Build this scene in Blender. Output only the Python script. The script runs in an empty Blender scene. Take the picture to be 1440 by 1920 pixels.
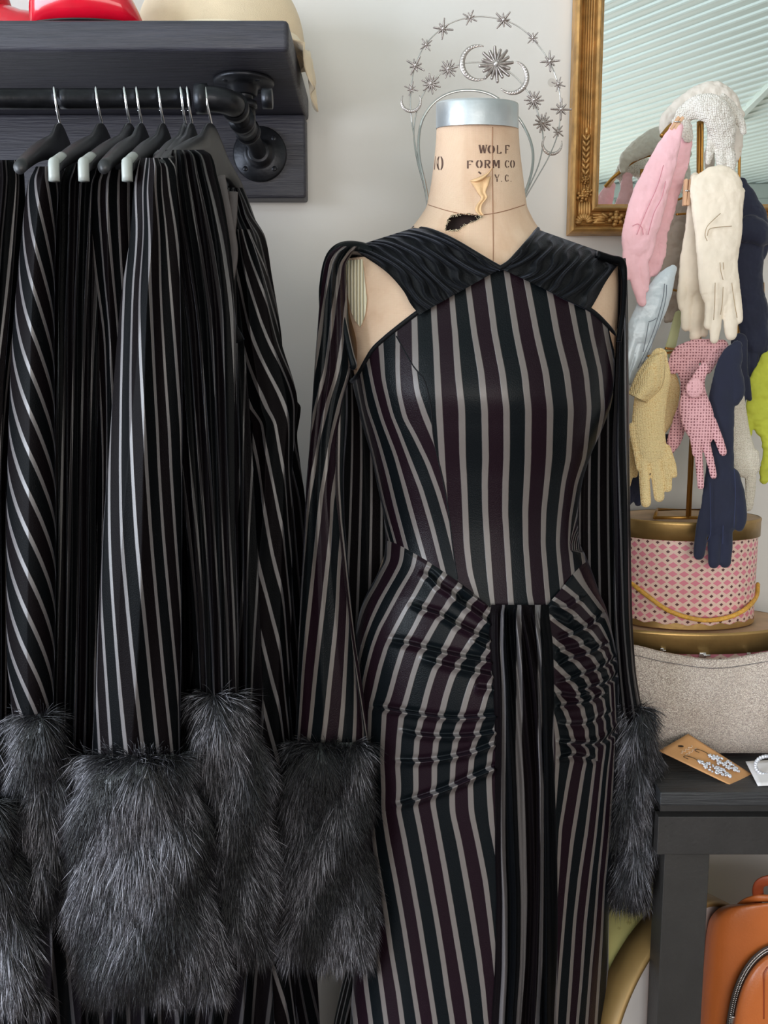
import bpy, bmesh, math, random
import numpy as np
from mathutils import Vector, Matrix
random.seed(7); RNG = np.random.default_rng(7)
PI = math.pi
C = bpy.context.scene.collection
# ------------------------------------------------------------------ camera
F = 1700.0; PITCH = math.radians(8.0); EYE = 1.35
cam = bpy.data.cameras.new('camera'); camo = bpy.data.objects.new('camera', cam); C.objects.link(camo)
camo.location = (0, 0, EYE); camo.rotation_euler = (PI/2 - PITCH, 0, 0)
cam.sensor_fit = 'VERTICAL'; cam.sensor_height = 24.0; cam.lens = 24.0*F/1920.0; cam.clip_start = 0.05
bpy.context.scene.camera = camo
CS, SN = math.cos(PITCH), math.sin(PITCH)
def at(px, py, Y):
    """the point of the place seen at photo position (px, py) at distance Y (numpy friendly)"""
    px = np.asarray(px, float); py = np.asarray(py, float); Y = np.asarray(Y, float)
    x = (px-720)/F; y = (960-py)/F
    dy = CS + y*SN; dz = -SN + y*CS
    t = Y/dy
    return np.stack(np.broadcast_arrays(x*t, Y, EYE + dz*t), -1)
def mpp(Y): return Y/F            # metres per photo pixel at distance Y
# ------------------------------------------------------------------ objects
def thing(name, label, cat, loc=(0, 0, 0), group=None):
    o = bpy.data.objects.new(name, None); C.objects.link(o); o.location = tuple(float(v) for v in loc)
    o['label'] = label; o['category'] = cat
    if group: o['group'] = group
    o.empty_display_size = 0.05
    return o
def tag(o, label, cat, group=None, kind=None):
    o['label'] = label; o['category'] = cat
    if group: o['group'] = group
    if kind: o['kind'] = kind
    return o
def struct(o): o['kind'] = 'structure'; return o
class MB:
    """collects shapes (world coordinates) and links them as ONE mesh object"""
    def __init__(s): s.v = []; s.q = []; s.t = []; s.uv = []; s.c = []; s.n = 0; s.mi = []; s.cur = 0
    def add(s, V, quads=None, tris=None, uv=None, col=None):
        V = np.asarray(V, float).reshape(-1, 3); k = len(V)
        s.v.append(V)
        s.uv.append(np.zeros((k, 2)) if uv is None else np.asarray(uv, float).reshape(-1, 2))
        s.c.append(np.ones(k)*0.5 if col is None else np.asarray(col, float).reshape(-1))
        if quads is not None and len(quads): s.q.append(np.asarray(quads, int).reshape(-1, 4)+s.n)
        if tris is not None and len(tris): s.t.append(np.asarray(tris, int).reshape(-1, 3)+s.n)
        s.n += k
        return s
    def grid(s, P, uv=None, wrap=False, mask=None, cap=False):
        P = np.asarray(P, float); n, m = P.shape[:2]
        I = np.arange(n*m).reshape(n, m)
        J = np.concatenate([I, I[:, :1]], 1) if wrap else I
        q = np.stack([J[:-1, :-1], J[:-1, 1:], J[1:, 1:], J[1:, :-1]], -1)
        q = q[mask] if mask is not None else q.reshape(-1, 4)
        tris = None
        V = P.reshape(-1, 3); U = None if uv is None else np.asarray(uv, float).reshape(-1, 2)
        if cap:
            V = np.concatenate([V, [P[0].mean(0)], [P[-1].mean(0)]])
            if U is not None: U = np.concatenate([U, U[:1], U[-1:]])
            a = np.arange(m); b = (a+1) % m
            tris = np.concatenate([np.stack([np.full(m, n*m), I[0][b], I[0][a]], -1), np.stack([np.full(m, n*m+1), I[-1][a], I[-1][b]], -1)])
        return s.add(V, q, tris, U)
    def box(s, c, d, rz=0, bev=0):
        bm = bmesh.new(); bmesh.ops.create_cube(bm, size=1)
        for v in bm.verts: v.co = Vector((v.co.x*d[0], v.co.y*d[1], v.co.z*d[2]))
        if bev: bmesh.ops.bevel(bm, geom=list(bm.edges), offset=bev, segments=3, affect='EDGES', profile=0.6)
        R = Matrix.Rotation(rz, 4, 'Z'); bmesh.ops.transform(bm, matrix=Matrix.Translation(Vector([float(t) for t in c])) @ R, verts=bm.verts)
        return s.bm(bm)
    def bm(s, bm):
        bmesh.ops.triangulate(bm, faces=[f for f in bm.faces if len(f.verts) > 4])
        bm.verts.index_update()
        V = [tuple(v.co) for v in bm.verts]
        q = [[v.index for v in f.verts] for f in bm.faces if len(f.verts) == 4]
        t = [[v.index for v in f.verts] for f in bm.faces if len(f.verts) == 3]
        bm.free(); return s.add(V, q, t)
    def tube(s, pts, r, seg=10, flat=1.0, fdir=(0, 1, 0), cap=True):
        """round (or flattened along fdir) tube through world points"""
        P = np.asarray(pts, float); n = len(P)
        r = np.ones(n)*r if np.isscalar(r) else np.asarray(r, float)
        T = np.gradient(P, axis=0); T /= np.linalg.norm(T, axis=1)[:, None]+1e-12
        fd = np.asarray(fdir, float)
        rings = []; a = np.linspace(0, 2*PI, seg, endpoint=False)
        prev = None
        for i in range(n):
            B = fd - T[i]*np.dot(fd, T[i]) if prev is None or flat != 1.0 else prev - T[i]*np.dot(prev, T[i])
            if np.linalg.norm(B) < 1e-3: B = np.cross(T[i], (1, 0, 0.3)) if prev is None else prev
            B /= np.linalg.norm(B); prev = B
            A = np.cross(T[i], B)
            rings.append(P[i] + r[i]*(np.outer(np.cos(a), A) + flat*np.outer(np.sin(a), B)))
        L = np.concatenate([[0], np.cumsum(np.linalg.norm(np.diff(P, axis=0), axis=1))])
        uv = np.stack(np.meshgrid(a/(2*PI), L, indexing='xy'), -1)
        return s.grid(np.array(rings), uv, wrap=True, cap=cap)
    def lathe(s, prof, c, seg=48, axis='Z', sx=1, sy=1):
        a = np.linspace(0, 2*PI, seg, endpoint=False); pr = np.asarray(prof, float)
        r, h = pr[:, 0][:, None], pr[:, 1][:, None]
        X = r*np.cos(a)*sx; Yv = r*np.sin(a)*sy; Z = h+0*a
        P = {'Z': (X, Yv, Z), 'Y': (X, Z, Yv), 'X': (Z, X, Yv)}[axis]
        P = np.stack(P, -1)+np.asarray(c, float)
        L = np.concatenate([[0], np.cumsum(np.linalg.norm(np.diff(pr, axis=0), axis=1))])
        uv = np.stack(np.meshgrid(a/(2*PI), L, indexing='xy'), -1)
        return s.grid(P, uv, wrap=True)
    def ball(s, c, r, seg=10, ring=7, rot=None):
        th = np.linspace(0.02, PI-0.02, ring); a = np.linspace(0, 2*PI, seg, endpoint=False)
        P = np.stack([np.sin(th)[:, None]*np.cos(a), np.sin(th)[:, None]*np.sin(a), np.cos(th)[:, None]+0*a], -1)*np.asarray(r, float)
        if rot is not None: P = P @ np.array(rot).T
        return s.grid(P+np.asarray(c, float), wrap=True)
    def build(s, name, mat, parent=None, smooth=True):
        V = np.concatenate(s.v); me = bpy.data.meshes.new(name)
        Q = np.concatenate(s.q) if s.q else np.zeros((0, 4), int); T = np.concatenate(s.t) if s.t else np.zeros((0, 3), int)
        org = np.array(parent.matrix_world.translation) if parent is not None and False else np.zeros(3)
        pl = np.array(abs_loc(parent)) if parent is not None else V.mean(0)*0
        if parent is None: pl = np.array([(V[:, 0].min()+V[:, 0].max())/2, (V[:, 1].min()+V[:, 1].max())/2, V[:, 2].min()])
        me.vertices.add(len(V)); me.vertices.foreach_set('co', (V-pl).astype(np.float32).ravel())
        idx = np.concatenate([Q.ravel(), T.ravel()]).astype(np.int32)
        me.loops.add(len(idx)); me.loops.foreach_set('vertex_index', idx)
        nq, nt = len(Q), len(T)
        st = np.concatenate([np.arange(nq)*4, nq*4+np.arange(nt)*3]).astype(np.int32)
        me.polygons.add(nq+nt); me.polygons.foreach_set('loop_start', st)
        me.polygons.foreach_set('use_smooth', np.full(nq+nt, smooth))
        uvl = me.uv_layers.new(name='UVMap'); UV = np.concatenate(s.uv)
        uvl.uv.foreach_set('vector', UV[idx].astype(np.float32).ravel())
        at_ = me.attributes.new('tint', 'FLOAT', 'POINT'); at_.data.foreach_set('value', np.concatenate(s.c).astype(np.float32))
        me.update(calc_edges=True); me.validate()
        me.materials.append(mat)
        o = bpy.data.objects.new(name, me); C.objects.link(o)
        if parent is None: o.location = pl
        else: o.parent = parent; o['_abs'] = 1; ABS[o.name] = pl
        return o
ABS = {}
def abs_loc(o):
    if o.name in ABS: return ABS[o.name]
    return np.array(o.location) if o.parent is None else abs_loc(o.parent)+np.array(o.location)
def copy_tree(o, parent=None, names=True):
    c = o.copy(); C.objects.link(c); c.parent = parent
    for ch in [k for k in bpy.data.objects if k.parent == o]: copy_tree(ch, c)
    return c
def solidify(o, th, off=0):
    m = o.modifiers.new('thickness', 'SOLIDIFY'); m.thickness = th; m.offset = off; return o
def bevel(o, w, seg=2):
    m = o.modifiers.new('bevel', 'BEVEL'); m.width = w; m.segments = seg; m.limit_method = 'ANGLE'; m.harden_normals = False; return o
# ------------------------------------------------------------------ materials
class N:
    def __init__(s, name):
        s.m = bpy.data.materials.new(name); s.m.use_nodes = True; s.t = s.m.node_tree; s.t.nodes.clear()
        s.out = s.t.nodes.new('ShaderNodeOutputMaterial'); s.b = s.t.nodes.new('ShaderNodeBsdfPrincipled')
        s.t.links.new(s.b.outputs[0], s.out.inputs[0])
    def nd(s, ty, **k):
        n = s.t.nodes.new(ty)
        for a, b in k.items():
            if a.startswith('i_'):
                key = a[2:]; key = int(key) if key.isdigit() else key.replace('_', ' ')
                s.put(n.inputs[key], b)
            else: setattr(n, a, b)
        return n
    def put(s, sock, v):
        if hasattr(v, 'is_output') or isinstance(v, bpy.types.NodeSocket): s.t.links.new(v, sock)
        elif isinstance(v, (tuple, list)) and len(v) == 3 and sock.type == 'RGBA': sock.default_value = (*v, 1)
        else: sock.default_value = v
    def set(s, **k):
        for a, b in k.items(): s.put(s.b.inputs[a.replace('_', ' ')], b)
        return s
    def math(s, op, a, b=0.0, c=None):
        n = s.nd('ShaderNodeMath', operation=op); s.put(n.inputs[0], a); s.put(n.inputs[1], b)
        if c is not None: s.put(n.inputs[2], c)
        return n.outputs[0]
    def ramp(s, f, stops, interp='LINEAR'):
        n = s.nd('ShaderNodeValToRGB'); n.color_ramp.interpolation = interp; s.put(n.inputs[0], f)
        e = n.color_ramp.elements
        while len(e) < len(stops): e.new(0.5)
        for k, (p, c) in enumerate(stops): e[k].position = p; e[k].color = (*c, 1) if len(c) == 3 else c
        return n.outputs[0]
    def mix(s, f, a, b):
        n = s.nd('ShaderNodeMix', data_type='RGBA'); s.put(n.inputs[0], f); s.put(n.inputs[6], a); s.put(n.inputs[7], b); return n.outputs[2]
    def mixf(s, f, a, b):
        n = s.nd('ShaderNodeMix', data_type='FLOAT'); s.put(n.inputs[0], f); s.put(n.inputs[2], a); s.put(n.inputs[3], b); return n.outputs[0]
    def coord(s, which='Object', scale=(1, 1, 1)):
        n = s.nd('ShaderNodeTexCoord'); m = s.nd('ShaderNodeMapping'); m.inputs['Scale'].default_value = scale
        s.t.links.new(n.outputs[which], m.inputs[0]); return m.outputs[0]
    def noise(s, vec, scale, detail=3, rough=0.5):
        n = s.nd('ShaderNodeTexNoise'); s.put(n.inputs['Vector'], vec); n.inputs['Scale'].default_value = scale
        n.inputs['Detail'].default_value = detail; n.inputs['Roughness'].default_value = rough; return n.outputs[0]
    def vor(s, vec, scale, feat='F1', out='Distance', rnd=1.0):
        n = s.nd('ShaderNodeTexVoronoi', feature=feat); s.put(n.inputs['Vector'], vec); n.inputs['Scale'].default_value = scale
        n.inputs['Randomness'].default_value = rnd; return n.outputs[out]
    def bump(s, h, dist=0.001, st=1.0):
        n = s.nd('ShaderNodeBump'); s.put(n.inputs['Height'], h); n.inputs['Distance'].default_value = dist; n.inputs['Strength'].default_value = st
        s.t.links.new(n.outputs[0], s.b.inputs['Normal']); return s
def lin(*c):
    return tuple(((v/255.0)/12.92 if v/255.0 <= 0.04045 else ((v/255.0+0.055)/1.055)**2.4) for v in c)
def plain(name, rgb, rough=0.6, metal=0.0, var=0.12, scale=30, bump=0.0, bscale=200, coat=0, sheen=0, spec=0.5):
    n = N(name); co = n.coord('Object'); nz = n.noise(co, scale, 4)
    a = tuple(v*(1-var) for v in rgb); b = tuple(min(1, v*(1+var)) for v in rgb)
    n.set(Base_Color=n.ramp(nz, [(0.3, a), (0.7, b)]), Roughness=rough, Metallic=metal)
    n.b.inputs['Coat Weight'].default_value = coat; n.b.inputs['Sheen Weight'].default_value = sheen
    n.b.inputs['Specular IOR Level'].default_value = spec
    if bump: n.bump(n.noise(co, bscale, 3), bump)
    return n.m
def striped(name, gray=lin(108, 100, 97), gw=0.15, velvet=(lin(14, 18, 21), lin(28, 16, 23)), edge=True, sheen=0.10, vspec=0.12, vrough=0.32):
    n = N(name); uv = n.nd('ShaderNodeUVMap'); sp = n.nd('ShaderNodeSeparateXYZ'); n.put(sp.inputs[0], uv.outputs[0])
    wob = n.math('MULTIPLY', n.math('SUBTRACT', n.noise(n.coord('Object'), 60, 2), 0.5), 0.02)
    x = n.math('ADD', sp.outputs[0], wob)
    fr = n.math('FRACT', n.math('ADD', x, 0.5)); d = n.math('ABSOLUTE', n.math('SUBTRACT', fr, 0.5))
    mask = n.nd('ShaderNodeMapRange', interpolation_type='SMOOTHSTEP'); n.put(mask.inputs[0], d)
    mask.inputs[1].default_value = gw-0.02; mask.inputs[2].default_value = gw+0.02
    vel = mask.outputs[0]
    par = n.math('FRACT', n.math('MULTIPLY', n.math('FLOOR', x), 0.5)); par = n.math('GREATER_THAN', par, 0.25)
    fine = n.noise(n.coord('Object'), 700, 2)
    vc = n.mix(par, velvet[0], velvet[1])
    col = n.mix(vel, gray, vc)
    n.set(Base_Color=col, Roughness=n.mixf(vel, 0.38, vrough))
    n.put(n.b.inputs['Sheen Weight'], n.mixf(vel, 0.35, sheen)); n.b.inputs['Sheen Roughness'].default_value = 0.2
    n.b.inputs['Sheen Tint'].default_value = (0.62, 0.66, 0.85, 1)
    n.put(n.b.inputs['Specular IOR Level'], n.mixf(vel, 0.55, vspec))
    h = n.math('ADD', n.math('MULTIPLY', vel, 0.6), n.math('MULTIPLY', fine, n.mixf(vel, 0.1, 0.5)))
    n.bump(h, 0.0008, 0.8)
    return n.m
M = {}
M['stripe'] = striped('striped_velvet')
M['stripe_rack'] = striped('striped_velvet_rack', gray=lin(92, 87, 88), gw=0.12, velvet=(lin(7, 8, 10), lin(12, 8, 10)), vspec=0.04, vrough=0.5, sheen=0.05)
M['stripe_dim'] = striped('striped_velvet_shaded', gray=lin(46, 43, 45), gw=0.11, velvet=(lin(6, 7, 9), lin(9, 6, 9)), vspec=0.06, vrough=0.45, sheen=0.06)  # darker copy of the striped velvet, shade put into its colours
M['velvet'] = None
def velvet_mat(name, rgb):
    n = N(name); fine = n.noise(n.coord('Object'), 600, 2); big = n.noise(n.coord('Object'), 40, 3)
    n.set(Base_Color=n.mix(big, tuple(v*0.7 for v in rgb), tuple(v*1.3 for v in rgb)), Roughness=0.6)
    n.b.inputs['Sheen Weight'].default_value = 0.3; n.b.inputs['Sheen Roughness'].default_value = 0.3
    n.b.inputs['Sheen Tint'].default_value = (0.6, 0.66, 0.85, 1); n.b.inputs['Specular IOR Level'].default_value = 0.2
    n.bump(fine, 0.0005); return n.m
M['velvet'] = velvet_mat('black_velvet', lin(11, 12, 15))
def fur_mat():
    n = N('black_fur'); a = n.nd('ShaderNodeAttribute', attribute_name='tint')
    n.set(Base_Color=n.ramp(a.outputs['Fac'], [(0.0, lin(12, 12, 14)), (0.45, lin(60, 59, 65)), (1.0, lin(205, 203, 214))]), Roughness=0.3)  # black fur; the pale end of the ramp paints its highlights
    n.b.inputs['Specular IOR Level'].default_value = 0.6
    return n.m
M['fur'] = fur_mat()
# smooth interpolation through control rows
def crv(ys, xs, y):
    """monotone-ish smooth interpolation (Hermite, finite-difference slopes)"""
    ys = np.asarray(ys, float); xs = np.asarray(xs, float); y = np.clip(np.asarray(y, float), ys[0], ys[-1])
    h = np.diff(ys); dl = np.diff(xs)/h
    m = np.zeros(len(ys)); m[0] = dl[0]; m[-1] = dl[-1]
    for i in range(1, len(ys)-1):
        m[i] = 0 if dl[i-1]*dl[i] <= 0 else 3*(h[i-1]+h[i])/((2*h[i]+h[i-1])/dl[i-1]+(h[i]+2*h[i-1])/dl[i])
    k = np.clip(np.searchsorted(ys, y, side='right')-1, 0, len(h)-1); t = (y-ys[k])/h[k]; H = h[k]
    return (2*t**3-3*t**2+1)*xs[k]+(t**3-2*t**2+t)*H*m[k]+(-2*t**3+3*t**2)*xs[k+1]+(t**3-t**2)*H*m[k+1]
def poly(pts, ox=0, oy=0, sc=1.0): return [(ox+x/sc, oy+y/sc) for x, y in pts]
def dense(pts, n=40, closed=False):
    """resample a polyline smoothly (Catmull-Rom) to n points, any number of components"""
    P = np.asarray(pts, float)
    if closed: P = np.concatenate([P[-1:], P, P[:2]])
    else: P = np.concatenate([2*P[:1]-P[1:2], P, 2*P[-1:]-P[-2:-1]])
    m = len(P)-3; t = np.linspace(0, m, n, endpoint=not closed); k = np.minimum(t.astype(int), m-1); u = (t-k)[:, None]
    a, b, c, d = P[k], P[k+1], P[k+2], P[k+3]
    return 0.5*((2*b)+(-a+c)*u+(2*a-5*b+4*c-d)*u*u+(-a+3*b-3*c+d)*u**3)
def inside(poly_, X, Y):
    p = np.asarray(poly_, float); r = np.zeros(np.broadcast(X, Y).shape, bool); j = len(p)-1
    for i in range(len(p)):
        xi, yi = p[i]; xj, yj = p[j]
        c = ((yi > Y) != (yj > Y)) & (X < (xj-xi)*(Y-yi)/(yj-yi+1e-12)+xi); r ^= c; j = i
    return r
def seg_dist(pl, X, Y):
    """distance to a polyline and the fraction along it"""
    best = np.full(np.shape(X), 1e9); fr = np.zeros(np.shape(X)); side = np.zeros(np.shape(X)); n = len(pl)-1
    for i in range(n):
        ax, ay = pl[i]; bx, by = pl[i+1]; dx, dy = bx-ax, by-ay
        t = np.clip(((X-ax)*dx+(Y-ay)*dy)/(dx*dx+dy*dy), 0, 1)
        qx, qy = X-(ax+t*dx), Y-(ay+t*dy); d = np.hypot(qx, qy); m = d < best
        best[m] = d[m]; fr[m] = ((i+t)/n)[m]; side[m] = np.sign(dx*qy-dy*qx)[m]
    return best, fr, side
# a cloth tube drawn from rows (py, left px, right px)
def cloth_tube(mb, rows, Yc, dep, nt=120, nv=160, K=4.0, s0=0.0, lean=0.0, folds=(), sag=None, expo=2.0, twist=0.0, slen=0.0, close=False):
    """folds: (count, amplitude m at top, amplitude at bottom, phase, wander)"""
    R = np.asarray(rows, float); py = np.linspace(R[0, 0], R[-1, 0], nv)
    xl = crv(R[:, 0], R[:, 1], py)[:, None]; xr = crv(R[:, 0], R[:, 2], py)[:, None]
    Yv = (crv(R[:, 0], R[:, 3], py) if R.shape[1] > 3 else np.full(nv, Yc))[:, None]
    th = np.linspace(-PI, PI, nt, endpoint=False)[None, :]
    v = np.linspace(0, 1, nv)[:, None]
    f = np.zeros((nv, nt))
    for (cnt, a0, a1, ph, wn) in folds:
        w = ph+wn*np.sin(2.1*v*PI+ph*3)+0.4*wn*np.sin(7*v+cnt)
        r = np.abs(np.sin(0.5*(cnt*th+w)+0.35*np.sin(th*2+ph)))
        f += (a0+(a1-a0)*v)*(0.5-r)
    xc, a = (xl+xr)/2, (xr-xl)/2
    cs, sn = np.cos(th), np.sin(th)
    if expo != 2.0:
        sn = np.sign(sn)*np.abs(sn)**(2/expo); cs = np.sign(cs)*np.abs(cs)**(2/expo)
    px = xc+a*sn+(f/mpp(Yc))*np.sin(th)*0.8
    Y = Yv-(dep*cs)*np.minimum(1.0, 0.35+a*mpp(Yc)/dep*0.9)-f*np.cos(th)*1.3
    P = at(px, py[:, None]+0*px, Y)
    s = s0+th*K*(a/a.max())**slen+lean*(py[:, None]-R[0, 0])/100.0+0*px
    mb.grid(P, np.stack([s, py[:, None]/100+0*s], -1), wrap=False)
    # close the back seam
    return P, th
# long fur over a cloth tube
def fur(mb, rows, Yc, dep, n=16000, length=(0.022, 0.036), r=0.00034, seed=1, arc=125, clump=0.35, lift=0.5, dx=0.0):
    rng = np.random.default_rng(seed); R = np.asarray(rows, float)
    def surf(th, v):
        py = R[0, 0]+(R[-1, 0]-R[0, 0])*v
        xl = crv(R[:, 0], R[:, 1], py); xr = crv(R[:, 0], R[:, 2], py); a = (xr-xl)/2
        lump = 0.004*np.sin(th*3+v*9+seed)+0.003*np.sin(th*7-v*14+seed)+0.004*np.sin(v*17+th*2)
        e = np.minimum(1, 0.25+np.minimum(v, 1-v)*7)**0.5
        return at((xl+xr)/2+a*np.sin(th)+lump/mpp(Yc)*np.sin(th), py, Yc-(dep*e+lump)*np.cos(th))
    th = np.linspace(-PI, PI, 60)[None, :]; vv = np.linspace(0, 1, 50)[:, None]
    P = surf(th+0*vv, vv+0*th); mb.grid(P)
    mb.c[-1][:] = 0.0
    A = math.radians(arc); th = rng.uniform(-A, A, n); v = rng.uniform(0.0, 1, n)
    p = surf(th, v); e = 1e-3
    nrm = np.cross(surf(th+e, v)-p, surf(th, np.minimum(v+e, 1)+0)-surf(th, v-e)); nrm /= np.linalg.norm(nrm, axis=1)[:, None]+1e-9
    nrm *= np.sign(np.sum(nrm*np.stack([np.sin(th), -np.cos(th), 0*th], 1), 1))[:, None]
    # tufts share a direction
    cl = np.stack([np.sin(th*5+v*11+seed*2)+0.7*np.sin(th*13-v*23+seed), np.zeros(n), 0.4*np.sin(th*9+v*19)], 1)*clump
    D = np.array([dx, 0, -1.0])+nrm*lift*rng.uniform(0.5, 1.3, n)[:, None]+cl*0.55+rng.normal(0, 0.16, (n, 3))
    top = np.clip(1-v/0.05, 0, 1)[:, None]*rng.uniform(0, 1.0, n)[:, None]; D = D*(1-top*0.7)+np.array([0, -0.25, 0.8])*top+nrm*0.7*top
    D /= np.linalg.norm(D, axis=1)[:, None]
    L = rng.uniform(*length, n)[:, None]
    k = 4; t = np.array([0, 0.35, 0.7, 1.0])
    cur = np.array([0, 0, -0.28])+rng.normal(0, 0.09, (n, 3))
    pts = [p+D*L*tt+cur*L*tt*tt for tt in t]
    side = np.cross(D, rng.normal(0, 1, (n, 3))); side /= np.linalg.norm(side, axis=1)[:, None]; s2 = np.cross(D, side)
    rad = [r, r*0.95, r*0.7]
    V = []
    for i in range(3):
        for ang in (0, 2*PI/3, 4*PI/3): V.append(pts[i]+rad[i]*(math.cos(ang)*side+math.sin(ang)*s2))
    V.append(pts[3]); V = np.stack(V, 1)
    b = np.arange(n)[:, None]*10
    q = []
    for i in range(2):
        for j in range(3): q.append([i*3+j, i*3+(j+1) % 3, i*3+3+(j+1) % 3, i*3+3+j])
    t3 = [[6+j, 6+(j+1) % 3, 9] for j in range(3)]
    Q = (b[:, :, None]+np.array(q)[None]).reshape(-1, 4); T3 = (b[:, :, None]+np.array(t3)[None]).reshape(-1, 3)
    hilite_patch = 0.5+0.5*np.sin(th*2.3+v*8.0+seed*1.7+1.5*np.sin(v*5+th*3+seed)); base = np.clip(rng.beta(1.5, 2.4, n)*(0.35+1.05*hilite_patch), 0, 1)  # bright and dark patches paint highlights and shade into the strand tint
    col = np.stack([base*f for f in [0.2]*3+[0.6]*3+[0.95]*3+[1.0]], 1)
    mb.add(V.reshape(-1, 3), Q, T3, None, col.ravel())
# ================================================================== ROOM
WY = 1.495; X0, X1, YB, ZC = -2.6, 3.6, -3.5, 2.72
def wall_paint():
    n = N('painted_wall'); co = n.coord('Object'); a = n.noise(co, 1.6, 4); b = n.noise(co, 14, 5); sp = n.vor(co, 5.5)
    col = n.ramp(a, [(0.3, lin(212, 204, 197)), (0.7, lin(222, 221, 219))])
    chip = n.math('LESS_THAN', sp, 0.035)
    n.set(Base_Color=n.mix(n.math('MULTIPLY', chip, 0.35), col, lin(150, 142, 134)), Roughness=0.55)
    h = n.math('ADD', n.math('MULTIPLY', b, 0.5), n.math('MULTIPLY', chip, 0.6)); n.bump(h, 0.003); return n.m
M['wall'] = wall_paint()
M['ceil'] = plain('ceiling_paint', lin(206, 216, 208), 0.45, var=0.04, scale=3)
M['floor'] = plain('dark_floorboards', lin(86, 70, 58), 0.5, var=0.3, scale=5)
def quad(mb, a, b, c, d, n=2):
    a, b, c, d = [np.asarray(t, float) for t in (a, b, c, d)]
    u = np.linspace(0, 1, n)[:, None, None]; v = np.linspace(0, 1, n)[None, :, None]
    P = (a*(1-u)+d*u)*(1-v)+(b*(1-u)+c*u)*v
    uv = np.stack(np.broadcast_arrays(v[..., 0]+0*u[..., 0], u[..., 0]+0*v[..., 0]), -1)
    return mb.grid(P, uv)
T_ = 0.12
mb = MB(); mb.box(((X0+X1)/2, WY+T_/2, ZC/2), (X1-X0+2*T_, T_, ZC)); o = struct(mb.build('wall_front', M['wall'], smooth=False))
mb = MB(); mb.box((X1+T_/2, (WY+YB)/2, ZC/2), (T_, WY-YB, ZC)); struct(mb.build('wall_right', M['wall'], smooth=False))
# left wall with a window opening
wy0, wy1, wz0, wz1 = -1.7, 0.75, 0.55, 2.35
mb = MB()
mb.box((X0-T_/2, (YB+wy0)/2, ZC/2), (T_, wy0-YB, ZC)); mb.box((X0-T_/2, (wy1+WY)/2, ZC/2), (T_, WY-wy1, ZC))
mb.box((X0-T_/2, (wy0+wy1)/2, wz0/2), (T_, wy1-wy0, wz0)); mb.box((X0-T_/2, (wy0+wy1)/2, (wz1+ZC)/2), (T_, wy1-wy0, ZC-wz1))
struct(mb.build('wall_left', M['wall'], smooth=False))
bx0, bx1, bz0, bz1 = -1.6, 2.2, 0.45, 2.28  # opening in the unseen back wall, added for front fill
mb = MB()
mb.box(((X0+bx0)/2, YB-T_/2, ZC/2), (bx0-X0, T_, ZC)); mb.box(((X1+bx1)/2, YB-T_/2, ZC/2), (X1-bx1, T_, ZC))
mb.box(((bx0+bx1)/2, YB-T_/2, bz0/2), (bx1-bx0, T_, bz0)); mb.box(((bx0+bx1)/2, YB-T_/2, (bz1+ZC)/2), (bx1-bx0, T_, ZC-bz1))
for k in range(24): mb.box((X0+0.2*k+0.1, YB+0.004, 2.52), (0.17, 0.012, 0.17), bev=0.003)
mb.box(((X0+X1)/2, YB+0.015, 2.66), (X1-X0, 0.03, 0.09))
struct(mb.build('wall_back', plain('back_wall_paint', lin(190, 200, 192), 0.5, var=0.05, scale=3), smooth=False))
mb = MB(); mb.box(((X0+X1)/2, (WY+YB)/2, -0.03), (X1-X0, WY-YB, 0.06)); struct(mb.build('floor', M['floor'], smooth=False))
# beaded ceiling boards running diagonally
mb = MB(); mb.box(((X0+X1)/2, (WY+YB)/2, ZC+0.03), (X1-X0+2*T_, WY-YB+2*T_, 0.06))
dv = np.array([0.583, 0.812]); pv = np.array([0.812, -0.583]); cen = np.array([(X0+X1)/2, (WY+YB)/2])
def clip_line(c):
    t0, t1 = -9.0, 9.0
    for ax, (lo, hi) in enumerate(((X0, X1), (YB, WY))):
        a, b = (lo-c[ax])/dv[ax], (hi-c[ax])/dv[ax]; t0 = max(t0, min(a, b)); t1 = min(t1, max(a, b))
    return t0, t1
k = -4.6
while k < 4.6:
    c = cen+pv*k; t0, t1 = clip_line(c)
    if t1 > t0+0.02:
        A = c+dv*t0; B = c+dv*t1; pr = [(-0.012, 0), (-0.009, -0.007), (0, -0.010), (0.009, -0.007), (0.012, 0)]
        P = np.array([[[*(E+pv*w), ZC+h] for w, h in pr] for E in (A, B)]); mb.grid(P)
    k += 0.075
struct(mb.build('ceiling', M['ceil'], smooth=False))
def mirrored(px, py):
    d = at(px, py, 1.0)-np.array([0, 0, EYE]); p = d*(ZC-EYE)/d[2]; return np.array([p[0], 2*1.485-p[1]])
A = mirrored(1475, 125); B = mirrored(1376, 224)
mb = MB(); d = B-A; mb.box(((A[0]+B[0])/2, (A[1]+B[1])/2, ZC-0.012), (np.linalg.norm(d), 0.035, 0.03), rz=math.atan2(d[1], d[0]), bev=0.004)
struct(mb.build('trim_1', M['ceil'], smooth=False))
def glass_mat():
    n = N('window_glass'); n.t.nodes.remove(n.b)
    a = n.nd('ShaderNodeBsdfTransparent'); b = n.nd('ShaderNodeBsdfGlossy'); b.inputs['Roughness'].default_value = 0.02
    mx = n.nd('ShaderNodeMixShader'); mx.inputs[0].default_value = 0.06
    n.t.links.new(a.outputs[0], mx.inputs[1]); n.t.links.new(b.outputs[0], mx.inputs[2]); n.t.links.new(mx.outputs[0], n.out.inputs[0]); return n.m
GL = glass_mat(); WF = plain('white_window_frame', lin(225, 225, 220), 0.4, var=0.03)
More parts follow.
